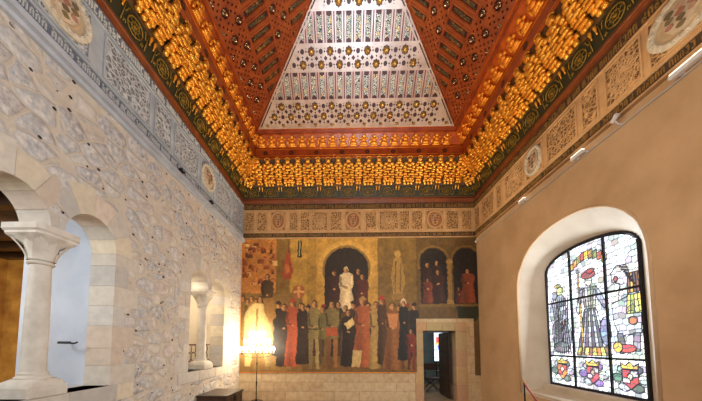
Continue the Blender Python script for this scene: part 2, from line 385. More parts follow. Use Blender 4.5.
def stone_column(y, label):
    root = empty('stone_column', (L - .17, y, SILL)); tag(root, label, 'column', None)
    pl = MB(); pl.box(-.21, .21, -.21, .21, 0, .13, ch=.01)
    bm = bmesh.new()
    vs_ = []; fs = []
    def ring(half, z, p, n=32):
        out = []
        for k in range(n):
            a = 2 * PI * (k + .5) / n; c_, s2 = math.cos(a), math.sin(a)
            d = (abs(c_) ** p + abs(s2) ** p) ** (-1 / p); out.append((half * d * c_, half * d * s2, z))
        return out
    def loft(rings, mbx):
        n = len(rings[0]); v = [q for r_ in rings for q in r_]; f = []
        for i in range(len(rings) - 1):
            for k in range(n): f.append((i * n + k, i * n + (k + 1) % n, (i + 1) * n + (k + 1) % n, (i + 1) * n + k))
        f.append(tuple(range(n))[::-1]); f.append(tuple((len(rings) - 1) * n + k for k in range(n))); mbx.add(v, f)
    bm.free()
    loft([ring(.205, .13, 12), ring(.19, .17, 12), ring(.15, .205, 4)], pl)
    pl.build('plinth', M['column'], root, True, angle=35)
    b = MB(); b.lathe([(.145, .20), (.152, .215), (.145, .232), (.122, .24), (.118, .25), (.13, .262), (.128, .278), (.112, .285)], 28)
    b.build('base', M['column'], root, True)
    s_ = MB(); s_.lathe([(.112, .28), (.108, .32), (.106, .8), (.098, 1.3), (.094, 1.53)], 32); s_.build('shaft', M['column'], root, True, angle=40)
    c = MB(); c.lathe([(.098, 1.52), (.115, 1.53), (.122, 1.545), (.115, 1.56), (.1, 1.57)], 28)
    loft([ring(.10, 1.56, 2), ring(.102, 1.62, 2), ring(.112, 1.68, 2.3), ring(.135, 1.74, 3), ring(.175, 1.79, 5), ring(.215, 1.83, 9)], c)
    for k in range(8):                                                    # leaves, broad at the foot and curling over at the tip
        a = PI / 4 * k; corner = k % 2; reach = .235 if corner else .17
        pts = []
        for i in range(9):
            t = i / 8; rad = .108 + (reach - .108) * (t ** 1.7); z = 1.575 + .235 * t 
            wd = .058 * (1 - t) ** .5 * (.7 + .9 * t) + .016
            pts.append((rad, z, wd))
        v = []; f = []
        for rad, z, wd in pts:
            for s3, lift in ((-1, 0), (-.5, .006), (0, .016), (.5, .006), (1, 0)):
                x = rad + lift; yy = s3 * wd
                v.append((x * math.cos(a) - yy * math.sin(a), x * math.sin(a) + yy * math.cos(a), z))
        for i in range(8):
            for j in range(4): f.append((i * 5 + j, i * 5 + j + 1, i * 5 + j + 6, i * 5 + j + 5))
        c.add(v, f)
    c.build('capital', M['column'], root, True, angle=50)
    ab = MB(); loft([ring(.20, 1.815, 16), ring(.225, 1.84, 16), ring(.225, 1.865, 16), ring(.245, 1.885, 16), ring(.245, 1.95, 16)], ab)
    ab.build('abacus', M['column'], root, True, angle=30)
    return root
stone_column(sum(BIF[0]) / 2, 'pale stone column with leafy capital in the near twin-arched window, the larger in view')
stone_column(sum(BIF[1]) / 2, 'small stone column in the far twin-arched window, iron lattice behind it')

# rooms and niches behind the left wall
W1 = L - .36
struct(MB().box(-4.95, W1, 3.96, 5.70, 0, 5.0).build('wall_pier', M['plaster_g']))
struct(MB().box(-5.4, W1, 7.62, 8.6, 0, 5.0).box(-5.4, -5.1, 5.7, 7.62, 0, 5.0).build('wall_niche', M['plaster_c']))
struct(MB().box(-8.4, -4.95, 6.4, 6.6, 0, 4.4).box(-8.6, -8.4, -2.3, 6.6, 0, 4.4).build('wall_side_room', M['ochre']))
struct(MB().box(-8.6, W1, -2.5, -2.3, 0, 4.4).build('wall_side_room_front', M['plaster_c']))
mb = MB().box(-8.6, W1, -2.3, 8.6, 4.1, 4.25)
for k in range(14): mb.box(-8.4, W1 - .01, -1.6 + k * .6, -1.42 + k * .6, 3.86, 4.1)
struct(mb.build('ceiling_side_room', M['wood_d']))
hk = MB(); hk.tube([(W1 - .32, 3.955, 1.80), (W1 - .34, 3.80, 1.80), (W1 - .30, 3.76, 1.79), (W1 - .05, 3.76, 1.785), (W1 - .02, 3.76, 1.80)], .012, 8)
tag(hk.build('iron_bar', M['iron']), 'short dark iron bar fixed to the grey plaster behind the near column', 'bar')
# lattice balustrade in the far window
bal = empty('lattice_balustrade', (-3.86, 6.65, SILL)); tag(bal, 'brown iron lattice balustrade behind the small column in the far window', 'balustrade')
g = MB(); x = 0
for k in range(9):
    y = -.86 + k * .19; n = 18
    for zc in (.30, .49):
        g.tube([(0, y + .105 * math.cos(2 * PI * i / n), zc + .105 * math.sin(2 * PI * i / n)) for i in range(n + 1)], .010, 6)
g.build('circle_lattice', M['grille'], bal)
g = MB()
for z in (.19, .60): g.tube([(0, -.97, z), (0, .97, z)], .014, 6)
g.build('rail', M['grille'], bal)
for y in (-.95, .95):
    g = MB(); g.tube([(0, y, -1.17), (0, y, .63)], .016, 6); g.build('post', M['grille'], bal)

# right wall with deep window embrasure
def arch_pts(y_lo, y_hi, z0, zs, rise, n=20, p=2.0, skew=0.0):
    """opening outline in (y, z) from low-y foot up and over to the high-y foot"""
    yc = (y_lo + y_hi) / 2; a = (y_hi - y_lo) / 2; pts = [(y_lo, z0), (y_lo, zs)]
    for k in range(1, n):
        t = PI - PI * k / n; c_ = math.cos(t); s2 = math.sin(t)
        pts.append((yc + a * math.copysign(abs(c_) ** (2 / p), c_), zs + rise * abs(s2) ** (2 / p) + skew * c_))
    pts += [(y_hi, zs), (y_hi, z0)]; return pts
OUT = arch_pts(3.76, 6.68, .62, 3.00, 1.22, 24, 2.25)
INN = arch_pts(4.33, 6.35, .86, 3.40, .38, 24, 2.2)
WT = .52
mb = MB(); mb.ext([(F0 - .3, 0), (B + .3, 0), (B + .3, 8.5), (F0 - .3, 8.5)], RW, RW + .06, lambda u, v, w_: (w_, u, v), holes=[OUT])
struct(mb.build('wall_right', M['plaster_r']))
mb = MB(); n = len(OUT)
OUT2 = arch_pts(3.80, 6.64, .64, 2.99, 1.19, 24, 2.25)
v = [(RW + .0, p[0], p[1]) for p in OUT] + [(RW + .05, p[0], p[1]) for p in OUT2] + [(RW + WT, p[0], p[1]) for p in INN]
f = []
for ring_ in (0, 1):
    for i in range(n): j = (i + 1) % n; f.append((ring_ * n + i, ring_ * n + j, (ring_ + 1) * n + j, (ring_ + 1) * n + i))
mb.add(v, f)
struct(mb.build('wall_right_embrasure', M['plaster_w'], smooth=True, angle=40, fix=False))
# raised rounded edge band round the embrasure
mb = MB()
mb.tube([(RW + .004, p[0], p[1]) for p in OUT], .028, 8)
struct(mb.build('trim_1', M['plaster_r'], smooth=True))
mb = MB(); mb.box(RW + .30, RW + WT + .02, 4.3, 6.38, .74, .87, ch=.012); mb.box(RW + .02, RW + .34, 3.9, 6.62, .56, .70, ch=.03)
struct(mb.build('trim_2', M['plaster_w']))

# ---------------------------------------------------------------- small raster painter (colour per mesh vertex)
class Ras:
    def __init__(s, x0, x1, y0, y1, step):
        s.nx = int((x1 - x0) / step) + 1; s.ny = int((y1 - y0) / step) + 1
        s.X, s.Y = np.meshgrid(np.linspace(x0, x1, s.nx), np.linspace(y0, y1, s.ny)); s.A = np.zeros((s.ny, s.nx, 3)); s.step = step
        s.ID = np.zeros((s.ny, s.nx)); s.n = 0
    def c(s, col): return np.array(srgb(*col)[:3])
    def put(s, m, col, fold=None):
        m = np.clip(m, 0, 1)[..., None]; k = s.c(col)[None, None, :] * np.ones_like(s.A)
        if fold is not None: k = k * fold[..., None]
        s.A = s.A * (1 - m) + k * m; s.n += 1; s.ID[m[..., 0] > .5] = s.n
    def rect(s, x0, x1, y0, y1, col): s.put(((s.X >= x0) & (s.X <= x1) & (s.Y >= y0) & (s.Y <= y1)).astype(float), col)
    def ell(s, cx, cy, rx, ry, col, soft=.35, fold=None):
        d = np.sqrt(((s.X - cx) / rx) ** 2 + ((s.Y - cy) / ry) ** 2); s.put((1 - d) * min(rx, ry) / soft + .5, col, fold)
    def poly(s, pts, col, fold=None):
        ins = np.zeros_like(s.X, bool); n = len(pts)
        for i in range(n):
            (xa, ya), (xb, yb) = pts[i], pts[(i + 1) % n]
            if ya == yb: continue
            cnd = ((ya > s.Y) != (yb > s.Y)) & (s.X < (xb - xa) * (s.Y - ya) / (yb - ya) + xa); ins ^= cnd
        s.put(ins.astype(float), col, fold)
    def line(s, pts, wd, col):
        m = np.zeros_like(s.X)
        for (xa, ya), (xb, yb) in zip(pts[:-1], pts[1:]):
            dx, dy = xb - xa, yb - ya; l2 = dx * dx + dy * dy + 1e-9
            t = np.clip(((s.X - xa) * dx + (s.Y - ya) * dy) / l2, 0, 1)
            d = np.hypot(s.X - xa - t * dx, s.Y - ya - t * dy); m = np.maximum(m, (wd / 2 - d) / (s.step * .6) + .5)
        s.put(m, col)
    def mesh(s, name, mat, fn, parent=None, mask=None):
        me = bpy.data.meshes.new(name); co = np.array(fn(s.X, s.Y)); co = np.moveaxis(co, 0, -1).reshape(-1, 3)
        i = np.arange(s.ny * s.nx).reshape(s.ny, s.nx)
        q = np.stack([i[:-1, :-1], i[1:, :-1], i[1:, 1:], i[:-1, 1:]], -1).reshape(-1, 4)
        if mask is not None:
            mm = mask(s.X, s.Y); keep = (mm[:-1, :-1] & mm[1:, :-1] & mm[1:, 1:] & mm[:-1, 1:]).reshape(-1); q = q[keep]
        me.from_pydata(co.tolist(), [], q.tolist())
        at = me.color_attributes.new('tint', 'FLOAT_COLOR', 'POINT')
        at.data.foreach_set('color', np.concatenate([s.A, np.ones((s.ny, s.nx, 1))], -1).reshape(-1).astype(np.float32))
        me.materials.append(mat); o = bpy.data.objects.new(name, me); C.objects.link(o)
        if parent: o.parent = parent
        return o
def vnoise(X, Y, sc, seed=0):
    g = np.random.default_rng(seed).random((64, 64)); x = (X / sc) % 63; y = (Y / sc) % 63
    i = x.astype(int); j = y.astype(int); fx = x - i; fy = y - j; fx = fx * fx * (3 - 2 * fx); fy = fy * fy * (3 - 2 * fy)
    return (g[j, i] * (1 - fx) + g[j, (i + 1) % 64] * fx) * (1 - fy) + (g[(j + 1) % 64, i] * (1 - fx) + g[(j + 1) % 64, (i + 1) % 64] * fx) * fy

# ---------------------------------------------------------------- stained glass window
gw = Ras(0, 2.02, 0, 2.94, .009)          # x: from the far jamb towards the near one, y: up from the sill
X, Y = gw.X, gw.Y
gw.A[:] = np.array([.92, .96, 1.0]); 
k = vnoise(X, Y, .16, 3); gw.A *= (0.72 + .5 * k)[..., None]
# leaded quarries of the clear ground
_p = np.array([(i * .105 + (.05 if j % 2 else 0) + rng.uniform(-.025, .025), j * .10 + rng.uniform(-.022, .022)) for j in range(-1, 31) for i in range(-1, 21)])
_d = np.maximum(np.abs(X[..., None] - _p[:, 0]), np.abs(Y[..., None] - _p[:, 1])) + .15 * (np.abs(X[..., None] - _p[:, 0]) + np.abs(Y[..., None] - _p[:, 1])); CELL = np.argmin(_d, -1); del _d
def robe(cx, top, bot, w0, w1, cols, n):
    for i in range(n):
        a0 = -1 + 2 * i / n; a1 = -1 + 2 * (i + 1) / n
        gw.poly([(cx + a0 * w0, top), (cx + a1 * w0, top), (cx + a1 * w1, bot), (cx + a0 * w1, bot)], cols[i % len(cols)])
g_ = gw
# middle light: standing lady with a wide gown and a red hat beneath a garland
for i in range(9):
    t = i / 8; g_.poly([(.70 + .72 * t - .05, 2.42 + .16 * math.sin(PI * t)), (.70 + .72 * t + .05, 2.44 + .16 * math.sin(PI * t)), (.70 + .72 * t + .04, 2.58 + .17 * math.sin(PI * t)), (.70 + .72 * t - .05, 2.56 + .17 * math.sin(PI * t))], [(236, 196, 60), (214, 150, 40), (120, 130, 40), (180, 60, 40)][i % 4])
robe(1.07, 1.60, .86, .13, .30, [(70, 70, 86), (190, 196, 214), (96, 96, 116), (220, 222, 232)], 8)
robe(1.08, .86, .70, .30, .36, [(236, 200, 60), (214, 120, 40), (240, 220, 110), (120, 80, 50)], 8)
robe(1.07, 2.02, 1.60, .17, .11, [(120, 130, 120), (220, 224, 216), (150, 160, 140)], 5)
g_.poly([(.86, 1.98), (.94, 2.02), (.86, 1.62), (.80, 1.50), (.76, 1.60)], (206, 206, 220)); g_.poly([(1.20, 2.02), (1.30, 1.90), (1.42, 1.62), (1.36, 1.56), (1.22, 1.80)], (150, 150, 176))
g_.ell(1.07, 2.14, .075, .10, (240, 226, 212), .01); g_.ell(1.07, 2.26, .15, .075, (196, 30, 36), .01); g_.ell(1.12, 2.33, .09, .05, (150, 20, 30), .01)
g_.line([(.84, 2.40), (.88, .75)], .035, (222, 190, 70))
g_.ell(1.36, 1.15, .10, .26, (150, 160, 214), .01)
# left light: pale armoured group
for i, (cx, cy, rx, ry, col) in enumerate([(.36, 2.08, .09, .10, (190, 200, 120)), (.20, 2.0, .08, .09, (170, 180, 200)), (.36, 1.80, .14, .2, (140, 146, 160)), (.17, 1.6, .12, .25, (186, 190, 204)), (.42, 1.5, .13, .26, (206, 210, 222)), (.24, 1.15, .15, .28, (120, 124, 140)), (.50, 1.1, .11, .3, (176, 180, 196)), (.34, .85, .2, .12, (156, 160, 176)), (.42, 1.36, .05, .05, (220, 130, 50)), (.3, 2.2, .1, .03, (220, 190, 60))]): g_.ell(cx, cy, rx, ry, col, .01)
for i in range(9): g_.line([(.1 + .06 * i, .72), (.2 + .04 * i, 1.35), (.12 + .055 * i, 1.9)], .012, (16, 18, 26))
# right light: pale horse and rider in yellow, red and green
g_.poly([(1.52, 2.16), (1.62, 2.28), (1.78, 2.26), (1.86, 2.0), (1.80, 1.7), (1.62, 1.62), (1.66, 1.95), (1.54, 2.0)], (216, 218, 226))
g_.poly([(1.50, 1.62), (1.80, 1.72), (1.98, 1.5), (1.96, 1.1), (1.60, 1.05), (1.52, 1.3)], (206, 208, 218)); g_.poly([(1.56, 1.1), (1.66, 1.1), (1.72, .78), (1.60, .74)], (110, 110, 126)); g_.poly([(1.84, 1.1), (1.94, 1.1), (1.92, .8), (1.80, .8)], (150, 150, 166))
robe(1.90, 2.10, 1.76, .10, .12, [(120, 60, 40), (214, 170, 60), (90, 50, 40)], 5); robe(1.88, 1.74, 1.42, .10, .14, [(236, 214, 80), (150, 170, 60), (240, 226, 120)], 4)
g_.ell(1.84, 1.30, .07, .07, (220, 120, 40), .01); g_.ell(1.70, .84, .16, .07, (206, 60, 50), .01); g_.ell(1.56, .86, .08, .09, (230, 200, 60), .01); g_.ell(1.60, 2.05, .035, .05, (190, 60, 60), .01)
for i in range(6): g_.line([(1.68 + .03 * i, 2.24 - .05 * i), (1.80 + .02 * i, 2.2 - .06 * i)], .012, (16, 18, 26))
# three crests along the foot
for cx, c1, c2, c3 in ((.32, (232, 130, 40), (200, 50, 40), (80, 120, 110)), (1.05, (206, 40, 56), (240, 200, 210), (130, 96, 190)), (1.73, (210, 30, 50), (236, 236, 240), (60, 110, 100))):
    for q in range(6): an = PI / 3 * q; g_.ell(cx + .21 * math.cos(an), .34 + .17 * math.sin(an), .10, .07, c3 if q % 2 else (210, 224, 228), .01)
    g_.poly([(cx - .13, .48), (cx + .13, .48), (cx + .13, .28), (cx, .16), (cx - .13, .28)], c1)
    g_.rect(cx + .005, cx + .12, .37, .47, c2); g_.rect(cx - .12, cx - .005, .27, .36, c2); g_.ell(cx, .37, .045, .055, (236, 214, 190), .01)
    g_.poly([(cx - .13, .50), (cx + .13, .50), (cx + .15, .60), (cx + .07, .55), (cx, .62), (cx - .07, .55), (cx - .15, .60)], (234, 196, 60))
ed = np.zeros_like(X, bool); I = g_.ID
ed[:-1, :] |= I[:-1, :] != I[1:, :]; ed[:, :-1] |= I[:, :-1] != I[:, 1:]; ed[1:, :] |= ed[:-1, :]; ed[:, 1:] |= ed[:, :-1]
bg = I == 0
g_.A *= rng.uniform(.30, 1.15, len(_p))[CELL][..., None]
g_.A[~bg] = g_.A[~bg] * .86 + .06
ce = np.zeros_like(bg); ce[:-1, :] |= CELL[:-1, :] != CELL[1:, :]; ce[:, :-1] |= CELL[:, :-1] != CELL[:, 1:]
ce[1:, :] |= ce[:-1, :].copy() & (rng.random(ce[:-1, :].shape) < .7)
g_.A *= (1 + rng.uniform(-.16, .16, (len(_p), 3)))[CELL]
g_.A[ce] = (.06, .075, .10)
g_.A[ed] = (.015, .018, .025)
wroot = struct(empty('window_3', (RW + WT - .03, 6.35, .86)))
inn_in = lambda xx, yy: ((yy <= 2.56) | (((xx - 1.01) / 1.01).__abs__() ** 2.2 + (np.clip(yy - 2.54, 0, 9) / .36) ** 2.2 <= 1))
g_.mesh('stained_glass', M['glass'], lambda a, b: (np.zeros_like(a), -a, b), wroot, inn_in)
fr = MB()
IL = [(p[0] - 6.35, p[1] - .86) for p in INN]
fr.tube([(0, p[0], p[1]) for p in IL] + [(0, IL[0][0], IL[0][1])], .036, 6)
fr.box(-.03, .03, -2.02, 0, -.02, .06)
for xm, top in ((.67, 2.86), (1.43, 2.86)): fr.box(-.028, .028, -xm - .02, -xm + .02, 0, top)
for zb in (.66, 1.84): fr.box(-.028, .028, -2.02, 0, zb - .018, zb + .018)
fr.build('window_frame', M['lead'], wroot)
bk_ = MB(); bk_.ext([(6.5, .7), (6.5, 4.0), (4.1, 4.0), (4.1, .7)], RW + WT + .015, RW + WT + .08, lambda u, v, w_: (w_, u, v))
struct(bk_.build('wall_outer', M['plaster_w']))

# ---------------------------------------------------------------- back wall, doorway and the next room
DX0, DX1, DZ = 2.42, 3.45, 2.21
WXA, WXB = L - .36, RW + .3
mb = MB(); mb.ext([(WXA, 0), (DX0 - .04, 0), (DX0 - .04, DZ + .04), (DX1 + .04, DZ + .04), (DX1 + .04, 0), (WXB, 0), (WXB, 8.5), (WXA, 8.5)], B, B + .32, lambda u, v, w_: (u, w_, v))
struct(mb.build('wall_back', M['ashlar']))
droot = struct(empty('door_1', ((DX0 + DX1) / 2, B, 0))); xc = (DX0 + DX1) / 2
fm = MB()
for xa, xb in ((DX0 - .26, DX0), (DX1, DX1 + .34)):
    z = 0; k = 0
    while z < DZ - .01:
        hh = min(.5 + .08 * (k % 2), DZ - z); fm.box(xa - xc, xb - xc, -.02, .33, z + .003, z + hh - .003, srgb(*[c * random.uniform(.95, 1.04) for c in (184, 152, 108)]), ch=.006); z += hh; k += 1
xs = [DX0 - .26, DX0 + .12, xc + .1, DX1 - .02, DX1 + .34]
for a, b in zip(xs[:-1], xs[1:]): fm.box(a - xc + .003, b - xc - .003, -.02, .33, DZ + .002, DZ + .27, srgb(*[c * random.uniform(.95, 1.04) for c in (186, 154, 110)]), ch=.006)
fm.build('door_frame', M['block'], droot)
dl = MB(); hx = DX1 - xc - .05
dl.box(hx - .05, hx, .34, 1.32, .02, DZ - .03)
for zz in (.2, .9, 1.55): dl.box(hx - .065, hx - .05, .42, 1.24, zz, zz + .5, ch=.005)
lf = dl.build('door_leaf', M['wood_d'], droot)
hd = MB(); hd.lathe([(.02, 0), (.026, .02), (.012, .05)], 10, (hx - .10, 1.24, 1.0)); hd.build('door_handle', M['iron'], lf)
ld = MB(); ld.box(-.515, -.47, .30, .36, 0, DZ - .01); ld.box(-.515, .515, .30, .36, DZ - .05, DZ); ld.build('inner_frame', M['wood_d'], droot)

NX0, NX1, NY = .6, 6.4, 12.6
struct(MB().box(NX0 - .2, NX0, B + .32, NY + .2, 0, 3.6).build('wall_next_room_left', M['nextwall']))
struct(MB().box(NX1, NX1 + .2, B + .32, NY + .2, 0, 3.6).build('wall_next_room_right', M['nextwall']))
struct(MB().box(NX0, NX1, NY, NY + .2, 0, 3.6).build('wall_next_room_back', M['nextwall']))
struct(MB().box(NX0 - .2, NX1 + .2, B + .32, NY + .2, 3.6, 3.75).build('ceiling_next_room', M['plaster_c']))
w4 = struct(empty('window_4', (4.02, NY - .03, 1.02)))
sg = Ras(0, .42, 0, 1.32, .02); sg.A[:] = (.75, .9, 1.0)
sg.rect(.1, .3, .85, 1.1, (220, 70, 60)); sg.rect(.06, .36, .75, .85, (230, 190, 60)); sg.rect(.15, .27, .55, .75, (90, 110, 190)); sg.rect(.05, .2, .25, .4, (190, 200, 220))
sg.A[(np.abs((sg.X / .105) % 1 - .5) > .42) | (np.abs((sg.Y / .165) % 1 - .5) > .44)] = (.05, .06, .08)
sg.mesh('leaded_pane', M['glass'], lambda a, b: (a, np.zeros_like(a), b), w4)
q = MB(); q.box(-.03, 0, -.02, .03, -.03, 1.35); q.box(.42, .45, -.02, .03, -.03, 1.35); q.box(-.03, .45, -.02, .03, -.03, 0); q.box(-.03, .45, -.02, .03, 1.32, 1.35); q.box(0, .42, -.02, .02, .5, .53)
q.build('window_frame', M['lead'], w4)
# scissor armchair inside
ch = empty('armchair', (3.25, 10.55, 0)); tag(ch, 'dark wooden armchair in the shadowy room through the doorway', 'chair')
MB().box(-.3, .3, -.25, .25, .46, .51, ch=.01).build('seat', M['wood_d'], ch)
for sx in (-1, 1):
    for sy in (-1, 1):
        q = MB(); q.tube([(sx * .28, sy * .22, 0), (sx * .05, sy * .23, .25), (-sx * .26, sy * .22, .47)], .022, 6); q.build('leg', M['wood_d'], ch)
    q = MB(); q.box(sx * .3 - .03, sx * .3 + .03, -.3, .26, .72, .76, ch=.01); q.box(sx * .3 - .02, sx * .3 + .02, -.24, -.2, .5, .72); q.build('armrest', M['wood_d'], ch)
q = MB(); q.box(-.3, -.26, .22, .27, .5, 1.12); q.box(.26, .3, .22, .27, .5, 1.12); q.box(-.26, .26, .23, .26, .78, 1.04, ch=.01); q.build('backrest', M['wood_d'], ch)

# front wall and lid behind/above the viewer so the room is closed
struct(MB().box(L - .36, RW + .3, F0 - .3, F0, 0, 8.5).build('wall_front', M['plaster_r']))

# ---------------------------------------------------------------- mural (generic court scene of robed townsfolk)
mu = Ras(238.8, 478, 238.5, 376, .5); X0, Y0 = mu.X.copy(), mu.Y.copy()
mu.X = X0 + 1.1 * (vnoise(X0, Y0, 2.6, 21) - .5); mu.Y = Y0 + 1.1 * (vnoise(X0, Y0, 2.6, 22) - .5); X, Y = mu.X, mu.Y
nz = vnoise(X, Y, 9, 1) * .6 + vnoise(X, Y, 3.2, 2) * .4
mu.A[:] = mu.c((176, 128, 44)); mu.A *= (.62 + .75 * nz)[..., None]
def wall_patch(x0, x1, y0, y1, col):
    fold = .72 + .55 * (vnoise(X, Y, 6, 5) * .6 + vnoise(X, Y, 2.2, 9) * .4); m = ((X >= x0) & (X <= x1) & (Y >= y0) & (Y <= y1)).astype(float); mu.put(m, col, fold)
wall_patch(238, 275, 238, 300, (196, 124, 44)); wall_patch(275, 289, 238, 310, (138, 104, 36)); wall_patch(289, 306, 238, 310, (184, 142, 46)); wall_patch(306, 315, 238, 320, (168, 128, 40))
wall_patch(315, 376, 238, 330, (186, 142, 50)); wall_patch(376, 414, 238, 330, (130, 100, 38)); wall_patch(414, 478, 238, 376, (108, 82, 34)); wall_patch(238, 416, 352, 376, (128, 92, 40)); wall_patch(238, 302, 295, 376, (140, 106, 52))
rr = random.Random(3)
for i in range(46):                                                       # a hillside town, upper left
    x = rr.uniform(240, 271); y = rr.uniform(244, 286); a = rr.uniform(2.5, 6); b = rr.uniform(2, 5)
    mu.rect(x, x + a, y, y + b, rr.choice([(196, 120, 60), (226, 186, 120), (160, 70, 34), (210, 150, 84), (120, 60, 30)]))
    mu.rect(x + 1, x + 1.8, y + 1, y + b, (84, 44, 22)); mu.poly([(x - .5, y), (x + a + .5, y), (x + a / 2, y - 1.8)], (170, 74, 36))
mu.poly([(286, 250), (287.2, 250), (292, 272), (290, 281), (283, 281), (280.5, 277)], (176, 60, 24)); mu.line([(287, 242), (287, 254)], .7, (90, 50, 20)); mu.ell(286, 271, 2.6, 5, (196, 110, 40), 1.5)
mu.rect(296.5, 300.5, 242, 259, (30, 24, 16)); mu.line([(298.5, 243), (298.5, 257)], .9, (180, 170, 130))
mu.ell(298, 294, 6.2, 7, (170, 90, 48), .8); mu.rect(297, 299, 288, 300, (204, 150, 90)); mu.rect(292.5, 303.5, 293, 295, (204, 150, 90))
def arched(cx, hw, ytop, ybot, col, rim=None, rimw=3):
    rise = hw
    if rim: 
        mu.ell(cx, ytop + rise, hw + rimw, rise + rimw, rim, .8); mu.rect(cx - hw - rimw, cx + hw + rimw, ytop + rise, ytop + rise + 8, rim)
        mu.ell(cx, ytop + rise, hw + rimw * .35, rise + rimw * .35, tuple(int(c * .72) for c in rim), .8)
    mu.ell(cx, ytop + rise, hw, rise, col, .6); mu.rect(cx - hw, cx + hw, ytop + rise, ybot, col)
arched(345, 21.5, 249.5, 332, (40, 24, 12), (200, 156, 66), 7)
arched(431, 13, 250.5, 306.5, (28, 17, 10), (136, 102, 42), 2.6)
arched(462.5, 12.5, 250.5, 306.5, (22, 14, 9), (130, 98, 42), 2.6)
mu.rect(444.6, 448.6, 262, 306, (150, 116, 56)); mu.rect(443.6, 449.8, 262, 266, (166, 130, 66)); mu.rect(443.4, 450, 303, 306.5, (160, 124, 60)); mu.rect(416, 478, 306.5, 309.5, (130, 100, 44))
mu.poly([(452, 309), (474, 309), (474, 318), (470, 324), (460, 320), (454, 322)], (34, 54, 26))
# stone relief figure beside the arch
mu.poly([(392, 262), (396, 257), (400, 262), (403, 285), (400, 297), (391, 297), (389, 280)], (166, 130, 60)); mu.ell(396, 256, 3, 3.4, (178, 142, 70)); mu.poly([(388, 296), (404, 296), (401, 302), (391, 302)], (150, 116, 52))
mu.line([(394, 264), (393, 294)], .9, (104, 78, 30)); mu.line([(399, 266), (398, 294)], .9, (110, 82, 34))
SK = (196, 136, 86)
def fig(x, top, bot, wd, robe, hair=(58, 30, 16), hat=None, skin=SK, flare=1.25, belt=None, legs=None, phase=0.0, arms=True):
    h = bot - top; hr = h * .036 + .55; hy = top + hr * 1.2
    fold = np.clip(.80 + .30 * np.sin((X - x) * (5.2 / max(wd, 3)) + phase) * np.clip((Y - top) / h + .2, 0, 1) - .22 * np.clip((X - x) / wd, -.6, 1) + .12 * (vnoise(X, Y, 2.4, int(x)) - .5), .3, 1.5)
    sh = hy + hr * 1.35
    pts = [(x - wd * .22, sh - hr * .2), (x + wd * .22, sh - hr * .2), (x + wd * .50, sh + h * .035), (x + wd * .54, sh + h * .22), (x + wd * .42, sh + h * .33)]
    pb = [(x - wd * .42, sh + h * .33), (x - wd * .54, sh + h * .22), (x - wd * .50, sh + h * .035)]
    if legs: yb = sh + h * .45; lo = [(x + wd * .52, yb), (x - wd * .52, yb)]
    else: lo = [(x + wd * .5 * flare, bot - 1), (x + wd * .2, bot), (x - wd * .3, bot), (x - wd * .5 * flare, bot - 1)]
    if legs:
        for s2 in (-1, 1): mu.poly([(x + s2 * wd * .06, sh + h * .4), (x + s2 * wd * .44, sh + h * .4), (x + s2 * wd * .40, bot - 1.5), (x + s2 * wd * .46, bot), (x + s2 * wd * .14, bot)], legs, fold)
    mu.poly(pts + lo + pb, robe, fold)
    if arms:
        dk = tuple(int(c * .62) for c in robe); mu.line([(x - wd * .44, sh + h * .08), (x - wd * .40, sh + h * .25), (x - wd * .02, sh + h * .27)], wd * .16, dk); mu.line([(x + wd * .44, sh + h * .08), (x + wd * .38, sh + h * .26), (x + wd * .08, sh + h * .28)], wd * .16, robe)
        mu.ell(x, sh + h * .275, wd * .10, .9, skin)
    if belt: mu.line([(x - wd * .45, sh + h * .31), (x + wd * .45, sh + h * .31)], 1.1, belt)
    mu.rect(x - hr * .4, x + hr * .4, hy, sh + .3, tuple(int(c * .8) for c in skin))
    mu.ell(x - .1, hy - .3, hr * .95, hr * 1.22, hair); mu.ell(x - hr * .15, hy + hr * .15, hr * .72, hr * .98, skin); mu.ell(x + hr * .35, hy + hr * .2, hr * .35, hr * .8, tuple(int(c * .66) for c in skin))
    mu.rect(x - hr * .5, x - hr * .2, hy - .05, hy + .3, (70, 36, 20)); mu.rect(x + hr * .08, x + hr * .38, hy - .05, hy + .3, (60, 30, 18))
    if hat: mu.ell(x, hy - hr * .95, hr * 1.15, hr * .62, hat); mu.ell(x, hy - hr * 1.4, hr * .7, hr * .5, hat)
# people in the arches
fig(333, 272, 322, 13, (84, 32, 18), hat=(70, 24, 16)); fig(357, 271, 318, 12, (70, 36, 20)); fig(360.5, 276, 326, 12, (110, 30, 20))
fig(345, 269, 322, 13, (226, 206, 168), hair=(206, 190, 150), flare=1.5, phase=1)
fig(425, 265, 306, 9, (74, 34, 24), arms=False); fig(434, 263, 306, 10, (60, 30, 20)); fig(435, 273, 306, 12, (76, 34, 30), hair=(100, 70, 40)); fig(425, 281, 306, 9, (140, 56, 40))
fig(455, 290, 306, 6, (110, 34, 26)); fig(464, 272, 306, 12, (158, 64, 40))
# back rows of the crowd
for i, x in enumerate(np.arange(243, 268, 4.2)): fig(x, 298 + 3 * (i % 2), 350, 7, [(150, 120, 60), (120, 92, 44), (170, 136, 74)][i % 3], arms=False)
for i, x in enumerate(np.arange(278, 414, 7.4)): fig(x, 304 + 5 * rr.random(), 358, 9.5, rr.choice([(84, 52, 24), (110, 70, 30), (70, 56, 34), (120, 44, 24), (52, 34, 18)]), hat=rr.choice([None, None, (150, 30, 20), (60, 30, 20)]), arms=False, phase=i)
